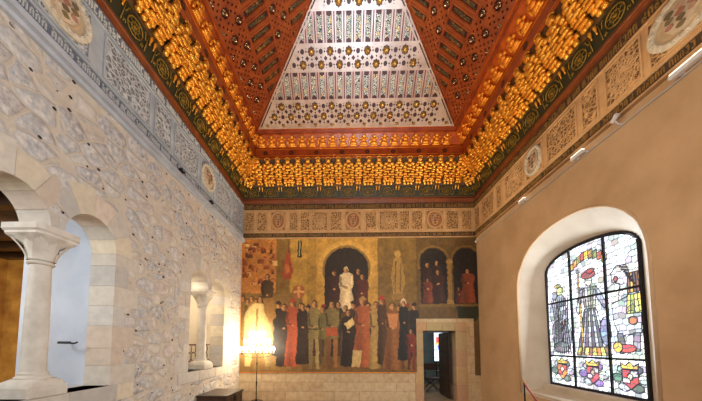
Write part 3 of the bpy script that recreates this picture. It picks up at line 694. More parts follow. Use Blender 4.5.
# a pale cloaked group and draped form on the far left, where the lamp glow falls
fig(266.5, 276, 330, 12, (96, 68, 32), flare=1.2)
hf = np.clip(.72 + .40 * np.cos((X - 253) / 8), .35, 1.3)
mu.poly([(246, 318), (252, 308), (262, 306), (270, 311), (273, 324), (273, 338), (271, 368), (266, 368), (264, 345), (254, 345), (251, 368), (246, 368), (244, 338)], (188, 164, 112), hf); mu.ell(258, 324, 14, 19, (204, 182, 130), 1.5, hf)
mu.poly([(262, 300), (272, 300), (276, 318), (270, 326), (264, 314)], (150, 108, 50)); mu.line([(257, 312), (256, 348)], 2.2, (150, 124, 76))
# front row
fig(283.5, 306, 368, 12, (62, 42, 22)); fig(292, 302, 368, 11.5, (188, 72, 40), hat=(176, 52, 34), flare=1.35)
fig(302, 306, 366, 11, (66, 40, 22), hair=(44, 26, 14)); fig(313.5, 303, 370, 12.5, (150, 134, 84), legs=(160, 146, 96), belt=(60, 40, 20)); fig(322, 309, 366, 9, (126, 118, 62), legs=(120, 96, 50))
fig(331, 303, 369, 13, (140, 124, 74), legs=(166, 104, 48), belt=(190, 76, 34)); mu.poly([(326, 330), (336, 330), (337, 338), (325, 338)], (190, 80, 34))
fig(347, 312, 368, 13, (58, 40, 24)); mu.poly([(343, 326), (351, 320), (353, 326), (346, 332)], (214, 190, 130))
fig(361, 301, 369, 15, (190, 92, 48), hair=(120, 80, 40), hat=(176, 130, 60), flare=1.5); mu.poly([(351, 352), (360, 352), (358, 368), (350, 368)], (196, 170, 116))
fig(374, 304, 370, 12, (176, 144, 80), hair=(70, 40, 20), flare=1.3, phase=2); fig(380, 300, 366, 9, (96, 62, 30), hat=(180, 34, 24)); fig(390.5, 305, 371, 13.5, (158, 96, 44), hair=(64, 36, 18), flare=1.6, phase=.5); mu.poly([(385, 316), (396, 316), (394, 330), (387, 330)], (200, 128, 78))
fig(401, 302, 362, 9, (34, 32, 24), hair=(220, 214, 196), flare=1.5); fig(408, 331, 371, 9, (146, 34, 24), legs=(134, 40, 28), flare=1.2)
_l = mu.A @ np.array([.3, .6, .1]); mu.A = (.70 * mu.A + .30 * (.25 * _l + .75 * _l ** .9)[..., None] * np.array([1.45, .98, .38])); mu.A = (mu.A * 1.12) ** 1.22; mu.A *= (.80 + .40 * vnoise(X, Y, 1.5, 11))[..., None]
MK = .03255; mu.X, mu.Y = X0, Y0
mo = empty('mural', (0, B, 0)); tag(mo, 'large golden-brown mural of a robed crowd and arches covering the end wall above the doorway', 'mural')
fnm = lambda a, b: (L + .01 + (a - 240.4) * .03275, np.full_like(a, -.022), 5.36 - (b - 236.2) * MK)
dm = lambda a, b: ~((a > 413.2) & (b > 321) & (a < 468)) & ((a > 240.4) & (a < 473.5)) & ((b < 373.3) | (a > 440))
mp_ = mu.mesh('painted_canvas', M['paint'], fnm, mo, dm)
sol = mp_.modifiers.new('thickness', 'SOLIDIFY'); sol.thickness = .014; sol.offset = -1
fr = MB(); zb = 5.36 - (373.6 - 236.2) * MK
fr.box(L + .002, 2.14, -.028, -.001, zb - .012, zb + .012); fr.box(L + .002, L + .02, -.028, -.001, zb, 5.28)
fr.build('edge_strip', M['goldline'], mo)

# ---------------------------------------------------------------- frieze and cornice
# cross-section of the cornice: (inset back, inset left, inset right, height)
RG = {'wall': (0, 0, 0, 6.40), 'red': (.05, .05, .05, 6.56), 'gb': (.06, .06, .06, 6.60), 'gt': (.17, .16, .16, 6.92), 'mt': (.56, .53, .56, 7.63),
      'si': (.58, .56, .60, 7.96), 'st': (.76, .68, .86, 8.26), 'ev': (.82, .72, .92, 8.38)}
def corner(k, which):     # which: 0 back-left, 1 back-right, 2 front-left, 3 front-right
    b, l, r_, h = RG[k]; y = B - b if which < 2 else F0 + b; x = L + l if which % 2 == 0 else RW - r_
    return Vector((x, y, h))
SIDES = {'back': (0, 1), 'left': (2, 0), 'right': (1, 3), 'front': (3, 2)}
def band(mb, k0, k1, side, off=0.0):
    a, b = SIDES[side]; mb.add([corner(k0, a), corner(k0, b), corner(k1, b), corner(k1, a)], [(0, 1, 2, 3)])
for idx, side in enumerate(('back', 'left', 'right', 'front')):
    root = struct(empty('trim_%d' % (idx + 3)))
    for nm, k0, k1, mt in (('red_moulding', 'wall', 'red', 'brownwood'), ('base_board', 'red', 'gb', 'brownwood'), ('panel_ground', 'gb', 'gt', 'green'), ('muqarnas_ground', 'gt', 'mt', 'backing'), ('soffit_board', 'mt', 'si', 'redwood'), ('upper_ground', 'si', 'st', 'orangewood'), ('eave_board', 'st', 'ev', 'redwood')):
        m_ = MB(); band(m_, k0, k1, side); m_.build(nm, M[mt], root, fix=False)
    a, b = SIDES[side]
    for key, off, rad, mt, nm in (('wall', -.01, .018, 'goldline', 'gilt_line'), ('wall', .045, .014, 'redline', 'red_line'), ('red', .0, .018, 'brownwood', 'lower_bead'), ('mt', .0, .024, 'orangewood', 'bead'), ('mt', .07, .012, 'goldline', 'gilt_line'), ('si', -.05, .012, 'goldline', 'gilt_line'), ('si', .0, .026, 'orangewood', 'bead'), ('st', 0, .02, 'orangewood', 'bead'), ('ev', 0, .035, 'orangewood', 'bead')):
        m_ = MB(); p0, p1 = corner(key, a), corner(key, b); m_.tube([p0 + Vector((0, 0, off)), p1 + Vector((0, 0, off))], rad, 8); m_.build(nm, M[mt], root, True)
    if side == 'front': continue
    # local frames along the side
    p0g, p1g = corner('gt', a), corner('gt', b); d = (p1g - p0g).normalized(); inward = Vector((0, 0, 1)).cross(d) * -1
    if side == 'back': inward = Vector((0, -1, 0))
    elif side == 'left': inward = Vector((1, 0, 0))
    else: inward = Vector((-1, 0, 0))
    RG_side = dict(back=0, left=1, right=2)[side]
    def frame(k0, k1, along):           # matrix whose x runs along, y up the slope, z out of it
        h0, h1 = RG[k0][3], RG[k1][3]; i0, i1 = RG[k0][RG_side], RG[k1][RG_side]
        up = (inward * (i1 - i0) + Vector((0, 0, h1 - h0))); ln = up.length; up.normalize()
        ex = Vector((1, 0, 0)) if side == 'back' else (Vector((0, 1, 0)) if side == 'left' else Vector((0, -1, 0)))
        nrm = ex.cross(up)
        org = {'back': Vector((along, B - i0, h0)), 'left': Vector((L + i0, along, h0)), 'right': Vector((RW - i0, along, h0))}[side]
        m4 = Matrix((ex, up, nrm)).transposed().to_4x4(); m4.translation = org; return m4, ln
    root['_s'] = side
    if side == 'back': spanU = (L, RW); P = .6375
    else: spanU = (.6, B); P = .6375
    def superell(mb, c, r_, n=10, m=7, p=.62):
        v = []; f = []
        for i in range(m + 1):
            ph = -PI / 2 + PI * i / m; cz, sz = math.cos(ph), math.sin(ph)
            for k in range(n):
                th = 2 * PI * k / n; cx_, sx_ = math.cos(th), math.sin(th); g = lambda q: math.copysign(abs(q) ** p, q)
                v.append((c[0] + r_[0] * g(cz) * g(cx_), c[1] + r_[1] * g(sz), c[2] + r_[2] * g(cz) * g(sx_)))
        for i in range(m):
            for k in range(n): f.append((i * n + k, (i + 1) * n + k, (i + 1) * n + (k + 1) % n, i * n + (k + 1) % n))
        mb.add(v, f)
    if 'unitA' not in M:
        def niche(mb, y, wd):        # little pointed canopy over the top lump
            pts = [(wd * math.cos(t), y + .055 * math.sin(t), .05) for t in np.linspace(0, PI, 9)]; mb.tube(pts, .017, 6)
        uA = MB(); niche(uA, .755, .085)
        LA = [((0, .705, .06), (.06, .06, .055)), ((-.075, .61, .06), (.062, .045, .05)), ((.075, .61, .06), (.062, .045, .05)), ((0, .565, .10), (.06, .05, .055)),
              ((-.115, .525, .07), (.05, .05, .05)), ((.115, .525, .07), (.05, .05, .05)), ((0, .47, .115), (.085, .034, .05)), ((-.12, .44, .07), (.05, .04, .045)), ((.12, .44, .07), (.05, .04, .045)),
              ((-.02, .14, .10), (.05, .035, .045)), ((-.11, .13, .07), (.045, .04, .045)), ((.07, .135, .09), (.05, .036, .045)), ((.14, .14, .05), (.03, .045, .04)),
              ((-.09, .06, .06), (.036, .045, .04)), ((0, .06, .075), (.036, .045, .04)), ((.09, .06, .06), (.036, .045, .04))]
        for y_, hw_, sp_ in ((.385, .15, .03), (.315, .165, -.04), (.245, .165, .05), (.185, .15, -.03)):
            for xa, xb in ((-hw_, sp_ - .006), (sp_ + .006, hw_)): LA.append((((xa + xb) / 2, y_ + .01 * (xa < -.1), .10 + .02 * (xb - xa > .17)), ((xb - xa) / 2, .032, .055)))
        for c_, r_ in LA: superell(uA, (c_[0] * 1.14, c_[1], c_[2]), (r_[0] * 1.14, r_[1] * 1.06, r_[2]), 10, 6, .55)
        uB = MB(); niche(uB, .765, .068)
        LB = [((0, .72, .05), (.05, .055, .045)), ((0, .64, .065), (.07, .036, .05)), ((-.055, .575, .06), (.045, .045, .045)), ((.055, .575, .06), (.045, .045, .045)), ((0, .50, .08), (.075, .036, .05)),
              ((-.05, .435, .07), (.045, .04, .045)), ((.05, .43, .07), (.045, .04, .045)), ((0, .365, .09), (.085, .034, .05)), ((-.055, .305, .07), (.045, .036, .045)), ((.05, .30, .08), (.05, .034, .045)),
              ((0, .235, .085), (.085, .032, .05)), ((0, .165, .075), (.065, .036, .045)), ((-.03, .09, .06), (.034, .042, .04)), ((.035, .09, .06), (.034, .042, .04))]
        for c_, r_ in LB: superell(uB, (c_[0] * 1.42, c_[1], c_[2]), (r_[0] * 1.42, r_[1] * 1.08, r_[2]), 10, 6, .55)
        uS = MB()
        for c_, r_ in (((0, .26, .045), (.055, .05, .04)), ((-.075, .21, .03), (.05, .035, .035)), ((.075, .21, .03), (.05, .035, .035)), ((0, .17, .055), (.075, .05, .045)), ((0, .08, .05), (.105, .045, .045)), ((-.13, .12, .02), (.03, .06, .03)), ((0, .025, .035), (.13, .022, .03))): superell(uS, c_, r_)
        proto = {}
        for nm, u, mt in (('muqarnas_cluster', uA, 'gold'), ('muqarnas_strand', uB, 'gold'), ('muqarnas_bud', uS, 'gold_o')):
            o = u.build(nm, M[mt], None, True); proto[nm] = o.data; bpy.data.objects.remove(o)
        gp = MB()                       # scroll ornament on a dark green panel
        for rr_, zz in ((.115, .012), (.06, .014)):
            gp.tube([(rr_ * 1.25 * math.cos(t), .165 + rr_ * math.sin(t), zz) for t in np.linspace(0, 2 * PI, 21)], .010, 5)
        for s2 in (-1, 1):
            gp.tube([(s2 * (.15 + .05 * t), .05 + .06 * t + .04 * math.sin(6 * t), .012) for t in np.linspace(0, 1, 9)], .008, 5); gp.tube([(s2 * (.15 + .06 * t), .28 - .06 * t + .03 * math.sin(6 * t), .012) for t in np.linspace(0, 1, 9)], .008, 5)
            gp.tube([(s2 * .23, .04, .015), (s2 * .23, .30, .015)], .008, 5)
        superell(gp, (0, .165, .01), (.03, .025, .015))
        for q in range(8): gp.tube([(.035 * math.cos(q * PI / 4), .165 + .03 * math.sin(q * PI / 4), .012), (.13 * math.cos(q * PI / 4 + .3), .165 + .105 * math.sin(q * PI / 4 + .3), .012)], .006, 5)
        o = gp.build('green_panel_scroll', M['greengold'], None, True); proto['gilt_scroll'] = o.data; bpy.data.objects.remove(o)
        dv = MB(); dv.lathe([(.014, .20), (.010, .23), (.018, .27), (.026, .31), (.02, .345)], 10)
        dv.v = [(x_, z_, y_ + .02) for x_, y_, z_ in dv.v]
        o = dv.build('divider_post', M['gold'], None, True); proto['divider_post'] = o.data; bpy.data.objects.remove(o)
        M['unitA'] = proto
    proto = M['unitA']
    def inst(nm, data, m4):
        o = bpy.data.objects.new(nm, data); C.objects.link(o); o.parent = root; o.matrix_world = m4; o.matrix_local = m4; return o
    n = int(round((spanU[1] - spanU[0]) / P)); i = 0
    u1 = spanU[1]
    sgn = 1
    for k in range(0, n + 1):
        uc = (spanU[0] + P * (k + .5)) if side == 'back' else (B - P * (k + .5))
        lo = .3
        lim = lambda key: ((L + RG[key][1] - .02, RW - RG[key][2] + .02) if side == 'back' else (0.2, B - RG[key][0] + .02))
        if lim('gt')[0] + .1 < uc < lim('gt')[1] - .1:
            m4, ln = frame('gb', 'gt', uc); inst('gilt_scroll', proto['gilt_scroll'], m4)
        for s2 in (-1, 1):
            ud = uc + s2 * P / 2 + (-s2) * .045
            if lim('gt')[0] < ud < lim('gt')[1]: m4, ln = frame('gb', 'gt', ud); inst('divider_post', proto['divider_post'], m4)
        for s2, nm in ((0, 'muqarnas_cluster'), (.5, 'muqarnas_strand')):
            uu = uc + s2 * P
            if lim('mt')[0] - .12 < uu < lim('mt')[1] + .12:
                for half in ((0,) if True else ()): m4, ln = frame('gt', 'mt', uu); inst(nm, proto[nm], m4)
    # second rhythm so clusters stand every 0.32 m
    k = 0
    while True:
        uc = (spanU[0] + P * (k / 2 + .25)) if side == 'back' else (B - P * (k / 2 + .25)); k += 1
        if (side == 'back' and uc > RW) or (side != 'back' and uc < 1.2): break
        lmt = (L + RG['mt'][1] - .12, RW - RG['mt'][2] + .12) if side == 'back' else (0, B - RG['mt'][0] + .12)
        lst = (L + RG['st'][1], RW - RG['st'][2]) if side == 'back' else (0, B - RG['st'][0])
        if lst[0] < uc < lst[1]: m4, ln = frame('si', 'st', uc); inst('muqarnas_bud', proto['muqarnas_bud'], m4)
    if side == 'back':
        for cn in (0, 1):                                                    # clusters set across the two corners
            c0, c1 = corner('gt', cn), corner('mt', cn); up = (c1 - c0); up.normalize()
            ex = Vector((1, 1, 0)) if cn == 0 else Vector((1, -1, 0)); ex.normalize(); ex = (ex - up * ex.dot(up)).normalized(); m4 = Matrix((ex, up, ex.cross(up))).transposed().to_4x4()
            if (ex.cross(up)).y > 0: m4 = Matrix((-ex, up, -ex.cross(up))).transposed().to_4x4()
            m4.translation = c0; inst('muqarnas_cluster', proto['muqarnas_cluster'], m4 @ Matrix.Diagonal((1.1, 1.12, 1, 1)))
    # dark painted motifs on the soffit board
    pm = MB(); k = 0
    while k < 12:
        uc = spanU[0] + .9 + k * .8 if side == 'back' else B - 1.1 - k * .8; k += 1
        if not (spanU[0] + .6 < uc < spanU[1] - .6): continue
        m4, ln = frame('mt', 'si', uc)
        for q in range(6):
            a0 = q * PI / 3; pts = [Vector((.05 * math.cos(a0) + .03 * math.cos(t), ln / 2 + .04 * math.sin(a0) + .03 * math.sin(t), .004)) for t in np.linspace(0, 2 * PI, 7)[:-1]]
            pm.add([m4 @ p for p in pts], [tuple(range(6))])
    pm.build('painted_motifs', M['paintmark'], root, fix=False)
    del root['_s']

# ---- frieze below the cornice
def wall_fn(side, proud=0.0):
    return {'back': lambda u, v, w_: (u, B - w_, v), 'left': lambda u, v, w_: (L + w_, u, v), 'right': lambda u, v, w_: (RW - w_, u, v)}[side]
FR = {
 'back': [('n', 245, 255), ('n', 257.5, 268), ('s', 271.5, 287), ('n', 290, 299), ('n', 301, 311), ('r', 312.7, 328.6), ('n', 331, 343), ('s', 346, 362), ('n', 366, 377), ('r', 380, 398.6), ('n', 400, 410), ('n', 412, 423), ('s', 426, 443.6), ('n', 446, 458), ('n', 461, 471)],
 'right': [('n', 8.25, 8.58), ('n', 7.45, 8.12), ('n', 7.06, 7.32), ('r', 6.18, 6.90), ('s', 5.55, 6.08), ('n', 4.70, 5.44), ('n', 4.28, 4.60), ('r', 3.62, 4.16), ('s', 2.75, 3.54), ('n', 2.1, 2.65), ('r', 1.2, 2.0)],
 'left': [('n', 7.75, 8.45), ('n', 6.75, 7.6), ('s', 5.95, 6.6), ('n', 5.0, 5.85), ('n', 4.45, 4.9), ('n', 3.45, 4.35), ('s', 2.55, 3.25), ('n', 1.5, 2.45)]}
def glyphs(mb, side, u0, u1, z0, z1, fn, step=.075):
    """worn blackletter relief: upright minims with lozenge feet and the odd bow"""
    u = u0; h = z1 - z0; q = random.Random(side)
    while u < u1 - step:
        kind = q.random(); s_ = step * q.uniform(.8, 1.1)
        def bar(a, b, c_, d_): mb.ext([(a, c_), (b, c_), (b, d_), (a, d_)], 0.0, .014, lambda x_, y_, w_: fn(x_, y_, w_ + .004))
        t = s_ * .26
        bar(u, u + t, z0 + h * .14, z0 + h * (.98 if kind < .2 else .80))
        if kind < .55: bar(u + s_ * .52, u + s_ * .52 + t, z0 + h * .14, z0 + h * .80); bar(u, u + s_ * .75, z0 + h * .72, z0 + h * .84)
        elif kind < .8: bar(u + s_ * .5, u + s_ * .5 + t, z0 + h * (.14), z0 + h * .48); bar(u, u + s_ * .72, z0 + h * .44, z0 + h * .54); bar(u, u + s_ * .72, z0 + h * .10, z0 + h * .20)
        else: bar(u, u + s_ * .7, z0 + h * .74, z0 + h * .86); bar(u, u + s_ * .7, z0 + h * .10, z0 + h * .2)
        u += s_ * (1.05 if q.random() < .85 else 1.6)
def shield_relief(uc, hw, hh, fn, root, worn):
    zc = 5.83; out = []
    for t in np.linspace(0, 2 * PI, 29)[:-1]: out.append((uc + hw * math.cos(t), zc + hh * math.sin(t)))
    ring_o = out; ring_i = [(uc + (p[0] - uc) * .78, zc + (p[1] - zc) * .80) for p in out]
    m_ = MB(); base = (190, 180, 164) if worn else (184, 142, 96)
    m_.ext(ring_o, .0, .045, fn, holes=[ring_i], col=srgb(*base))
    m_.ext(ring_i, .0, .016, fn, col=srgb(*((180, 156, 124) if worn else (150, 92, 54))))
    q_ = random.Random(int(uc * 100)); sh = [(-.5, .5), (-.2, .6), (.2, .6), (.5, .5), (.48, -.1), (.28, -.5), (0, -.68), (-.28, -.5), (-.48, -.1)]
    m_.ext([(uc + a * hw, zc + b * hh) for a, b in sh], .016, .045, fn, col=srgb(*((182, 164, 142) if worn else (176, 126, 80))))
    cols = [(138, 84, 68), (104, 86, 52), (160, 126, 104), (88, 72, 44), (150, 104, 88)]
    for i in range(3):
        for j in range(4):
            ca, cb = (-.30 + .30 * i), (-.42 + .26 * j)
            if cb < -.3 and i != 1: continue
            n_ = 8; ph = q_.random()
            m_.ext([(uc + (ca + .13 * q_.uniform(.7, 1.1) * math.cos(2 * PI * k / n_ + ph)) * hw, zc + (cb + .115 * q_.uniform(.7, 1.1) * math.sin(2 * PI * k / n_ + ph)) * hh) for k in range(n_)], .045, .058 + .01 * q_.random(), fn, col=srgb(*cols[(i + 2 * j) % 5]))
    for k in range(22):
        t = 2 * PI * k / 22; n_ = 6
        m_.ext([(uc + (.89 * math.cos(t) + .075 * math.cos(2 * PI * i / n_)) * hw, zc + (.9 * math.sin(t) + .075 * math.sin(2 * PI * i / n_)) * hh) for i in range(n_)], .045, .062, fn, col=srgb(*base))
    m_.build('coat_of_arms', M['relief'], root)
for idx, side in enumerate(('back', 'left', 'right')):
    fn = wall_fn(side); root = struct(empty('trim_%d' % (idx + 8)))
    g = side == 'left'; mst, mcv, mbd, mlt = (('stucco_g', 'carved_g', 'band_g', 'letter_g') if g else ('stucco', 'carved', 'band_d', 'letter_d'))
    u0, u1 = (L, RW) if side == 'back' else (F0, B)
    q = lambda a, b, c_, d_, w0, w1, nm, mt: (lambda m_: m_.build(nm, M[mt], root))(MB().ext([(a, c_), (b, c_), (b, d_), (a, d_)], w0, w1, fn))
    q(u0, u1, 5.42, 6.20, 0, .045, 'frieze_ground', mst)
    q(u0, u1, 5.27, 5.42, 0, .055, 'lower_band', 'band_d' if not g else 'band_g'); q(u0, u1, 6.20, 6.40, 0, .055, 'inscription_band', mbd)
    for z in (5.43, 6.19): q(u0, u1, z - .012, z + .012, 0, .075, 'fillet', mst)
    if g: q(u0, u1, 5.10, 5.16, 0, .05, 'cornice_lower', 'mould_g'); q(u0, u1, 5.16, 5.23, 0, .11, 'cornice_upper', 'mould_g'); q(u0, u1, 5.23, 5.27, 0, .08, 'cornice_fillet', 'mould_g')
    else: q(u0, u1, 5.235, 5.27, 0, .07, 'cornice_fillet', mst)
    lt = MB(); glyphs(lt, side + 'a', (u0 if side == 'back' else 1.2), u1 - .05, 6.22, 6.385, lambda a, b, w_, fn=fn: fn(a, b, w_ + .05)); lt.build('inscription', M[mlt], root)
    lt = MB(); glyphs(lt, side + 'b', (u0 if side == 'back' else 1.2), u1 - .05, 5.285, 5.41, lambda a, b, w_, fn=fn: fn(a, b, w_ + .05), .06); lt.build('lower_inscription', M[mlt], root)
    for kind, a, b in FR[side]:
        if side == 'back': a = -3.45 + (a - 242.6) * .03285; b = -3.45 + (b - 242.6) * .03285
        fnp = lambda u_, v_, w_, fn=fn: fn(u_, v_, w_ + .045)
        z0, z1 = 5.49, 6.14; m_ = MB()
        m_.ext([(a - .0, z0), (b, z0), (b, z1), (a, z1)], 0, .022, fnp, holes=[[(a + .022, z0 + .022), (b - .022, z0 + .022), (b - .022, z1 - .022), (a + .022, z1 - .022)]])
        m_.build('panel_frame', M[mst], root)
        m_ = MB(); m_.ext([(a + .02, z0 + .02), (b - .02, z0 + .02), (b - .02, z1 - .02), (a + .02, z1 - .02)], -.0, .006, fnp); pn = m_.build('carved_panel', M[mcv], root)
        if kind == 'r':
            m_ = MB(); uc = (a + b) / 2; zc = (z0 + z1) / 2; hw = (b - a) / 2 - .03; hh = (z1 - z0) / 2 - .03
            for k in range(16):
                t = 2 * PI * k / 16
                for rr0, rr1, dt in ((.16, .55, 0), (.55, 1.0, PI / 16), (.55, 1.0, -PI / 16), (.16, .55, PI / 8)):
                    p0 = (uc + hw * rr0 * math.cos(t), zc + hh * rr0 * math.sin(t)); p1 = (uc + hw * rr1 * math.cos(t + dt), zc + hh * rr1 * math.sin(t + dt))
                    m_.tube([fnp(p0[0], p0[1], .012), fnp(p1[0], p1[1], .012)], .008, 5)
            for rr0 in (.16, .36, .56, .78): m_.tube([fnp(uc + hw * rr0 * math.cos(t), zc + hh * rr0 * math.sin(t), .012) for t in np.linspace(0, 2 * PI, 25)], .008, 5)
            m_.build('star_rosette', M[mst], pn)
        if kind == 's': shield_relief((a + b) / 2, (b - a) / 2 - .01, .31, fnp, root, side != 'back')

# ---------------------------------------------------------------- ceiling: four slopes with interlaced straps, knobs and painted slats
KS = .87; SL = math.sqrt(1 + KS * KS); TMAX = 2.25
ceil = struct(empty('ceiling'))
ev = {k: corner('ev', k) for k in range(4)}
def slope_frame(side):
    a, b = SIDES[side]; p0, p1 = ev[a], ev[b]
    ex = (p1 - p0).normalized(); inw = {'back': Vector((0, -1, 0)), 'left': Vector((1, 0, 0)), 'right': Vector((-1, 0, 0)), 'front': Vector((0, 1, 0))}[side]
    up = (inw + Vector((0, 0, KS))).normalized(); nrm = ex.cross(up)
    if nrm.dot(inw) < 0 and nrm.z > 0: nrm = -nrm
    nrm = up.cross(ex) if (ex.cross(up)).z > 0 else ex.cross(up)
    m4 = Matrix((ex, up, nrm)).transposed().to_4x4(); m4.translation = p0; return m4, (p1 - p0).length

A = .49; CO = .082
def clip_seg(p, q, poly):
    """clip a 2D segment to a convex polygon"""
    t0, t1 = 0.0, 1.0; dx, dy = q[0] - p[0], q[1] - p[1]; n = len(poly)
    for i in range(n):
        ax, ay = poly[i]; bx, by = poly[(i + 1) % n]; nx, ny = -(by - ay), bx - ax
        den = nx * dx + ny * dy; num = nx * (p[0] - ax) + ny * (p[1] - ay)
        if abs(den) < 1e-9:
            if num < 0: return None
            continue
        t = -num / den
        if den > 0: t0 = max(t0, t)
        else: t1 = min(t1, t)
        if t0 >= t1: return None
    return (p[0] + dx * t0, p[1] + dy * t0), (p[0] + dx * t1, p[1] + dy * t1)
kn = MB(); kn.lathe([(.072, 0), (.072, .03), (.062, .036), (.070, .06), (.060, .085), (.036, .105), (.012, .115)], 8, rot=PI / 8)
o_ = kn.build('knob', M['gold_p'], ceil, True, angle=30); knob_b = o_.data; bpy.data.objects.remove(o_)
kn = MB(); kn.lathe([(.062, 0), (.062, .02), (.045, .03), (.052, .06), (.045, .085), (.02, .11), (.006, .12)], 8, rot=PI / 8)
o_ = kn.build('knob', M['silverknob'], ceil, True, angle=30); knob_s = o_.data; bpy.data.objects.remove(o_)
def slope(side):
    m4, W = slope_frame(side); H = TMAX * SL; cut = TMAX
    trap = [(0, 0), (W, 0), (W - cut, H), (cut, H)]
    back = side == 'back'
    g = MB(); g.add([m4 @ Vector((x, y, 0)) for x, y in trap], [(0, 1, 2, 3)]); bd = g.build('slope', M['board_b' if back else 'board_s'], ceil, fix=False)
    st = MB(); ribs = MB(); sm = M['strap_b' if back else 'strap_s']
    fn = lambda x, y, w_: m4 @ Vector((x, y, w_))
    def strap(p, q, wd, lo=.0, hi=.03, inset=.0, win=None, mb=None):
        mb = mb or st
        poly = [(0.0, 0.0), (W, 0.0), (W - cut, H), (cut, H)] if win is None else win
        r_ = clip_seg(p, q, trap_c)
        if r_ is None: return
        if win is not None:
            r_ = clip_seg(r_[0], r_[1], win)
            if r_ is None: return
        a, b = Vector(r_[0]), Vector(r_[1]); d = b - a
        if d.length < .03: return
        d.normalize(); nn = Vector((-d.y, d.x)) * wd / 2
        c = [a + nn, b + nn, b - nn, a - nn]
        mb.add([fn(v_.x, v_.y, lo) for v_ in c] + [fn(v_.x, v_.y, hi) for v_ in c], [(4, 5, 6, 7), (0, 1, 5, 4), (1, 2, 6, 5), (2, 3, 7, 6), (3, 0, 4, 7)])
    trap_c = [(0.02, 0.0), (W - .02, 0.0), (W - cut - .02, H), (cut + .02, H)]
    if side == 'front': strap((0, .05), (W, .05), .05); return
    umin, umax = (0, W)
    if side == 'left': umin, ph = W - 6.2, .10
    elif side == 'right': umax, ph = 6.2, .10
    else: ph = (.06 - ev[0].x) % A
    seg = lambda t: t * SL
    bands = [(.03, .50, (.22, .40)), (.955, 1.34, (1.05, 1.24)), (1.775, 2.2, (1.87, 2.06))]
    slats = [(.52, .935), (1.36, 1.755)]
    nU = int((umax - umin) / A) + 3; k0 = int(umin / A) - 1
    # ribs between the painted slats, two to each interval
    for (t0, t1) in slats:
        win = [(umin, seg(t0) - .02), (umax, seg(t0) - .02), (umax, seg(t1) + .02), (umin, seg(t1) + .02)]
        for k in range(2 * k0, 2 * (k0 + nU)):
            uc = ph + A / 2 * (k + .5)
            if not (umin < uc < umax): continue
            for s_ in (-1, 1): strap((uc + s_ * .034, 0.02), (uc + s_ * .034, H), .040, 0, .036, win=win, mb=ribs)
            if not back: strap((uc, 0.02), (uc, H), .13, 0, .026, win=win, mb=ribs)
    # star bands: a pierced board of interlace, eight-pointed cells and small holes
    hipx = lambda w_: cut * w_ / H + .13
    for (t0, t1, rows) in bands:
        w0, w1 = seg(t0), seg(t1); holes = []
        clear = lambda x, y, r_: (max(umin, hipx(y + r_)) + r_ + .03 < x < min(umax, W - hipx(y + r_)) - r_ - .03) and w0 + r_ < y < w1 - r_
        def hole(x, y, r_, n_=4, rot=0, sq=1):
            if clear(x, y, r_): holes.append([(x + r_ * math.cos(2 * PI * i / n_ + rot), y + sq * r_ * math.sin(2 * PI * i / n_ + rot)) for i in range(n_)])
        for ri, rt in enumerate(rows):
            wr = seg(rt); off = ph + (A / 2 if ri == 0 else 0)
            for k in range(k0, k0 + nU + 1):
                uk = off + A * k
                if clear(uk, wr, .106):
                    holes.append([(uk + (.106 if q % 2 == 0 else .082) * math.cos(q * PI / 8), wr + (.106 if q % 2 == 0 else .082) * math.sin(q * PI / 8)) for q in range(16)])
                    o = bpy.data.objects.new('knob', knob_b if back else knob_s); C.objects.link(o); o.parent = bd; o.matrix_local = m4 @ Matrix.Translation((uk, wr, .002)) @ Matrix.Diagonal((1, 1, 1, 1) if back else (.78, .78, .9, 1))
                if not back: continue
                for rr_ in (wr,): hole(uk + A / 2, rr_, .056, 8, 0)
                for sx in (-1, 1):
                    for sy in (-1, 1): hole(uk + sx * .123, wr + sy * .123, .052, 4, 0)
                for dx, dy in ((.146, 0), (-.146, 0), (0, .146), (0, -.146)): hole(uk + dx, wr + dy, .027, 4, 0)
                for q in range(8):
                    an = PI / 8 + q * PI / 4; hole(uk + .147 * math.cos(an), wr + .147 * math.sin(an), .020, 3, an)
        if not back:                                                       # fine interlace reads as a diagonal grid of small square piercings
            g8 = A / 7
            for i_ in range(int(umin / g8), int(umax / g8) + 1):
                for j_ in range(int(w0 / g8), int(w1 / g8) + 2):
                    if (i_ + j_) % 2 == 0: hole(ph + i_ * g8, seg(rows[0]) + (j_ - round(seg(rows[0]) / g8)) * g8, .029, 4, 0)
        for kk in range(int((umax - umin) / .1225) if back else 0):                      # row of dark triangles along the band's edges
            xk = umin + .06 + .1225 * kk
            for yy in (w0 + .062, w1 - .062): hole(xk, yy, .044, 3, PI / 2 if kk % 2 else -PI / 2)
        # no two holes may touch: drop later small ones that fall on an earlier one
        kept = []
        for h_ in sorted(holes, key=lambda q: -len(q)):
            cx_ = sum(p[0] for p in h_) / len(h_); cy_ = sum(p[1] for p in h_) / len(h_); rr_ = max(math.hypot(p[0] - cx_, p[1] - cy_) for p in h_)
            if all(math.hypot(cx_ - a_[0], cy_ - a_[1]) > rr_ + a_[2] + .003 for a_ in kept): kept.append((cx_, cy_, rr_, h_))
        lo_ = max(umin, hipx(w0)) ; hi_ = min(umax, W - hipx(w0))
        plate = [(lo_, w0), (hi_, w0), (min(umax, W - hipx(w1)), w1), (max(umin, hipx(w1)), w1)]
        st.ext(plate, .008, .034, fn, holes=[k_[3] for k_ in kept])
        # raised fillets tracing the stars and the band edges
        for w_ in (w0, w1): strap((umin, w_), (umax, w_), .036, 0, .044)
        for cx_, cy_, rr_, h_ in kept:
            if len(h_) == 16:
                big = [(cx_ + (p[0] - cx_) * 1.16, cy_ + (p[1] - cy_) * 1.16) for p in h_]; st.ext(big, .034, .042, fn, holes=[h_])
    wr = seg(.055)                                                            # lowest row of knobs, half sunk in the eave
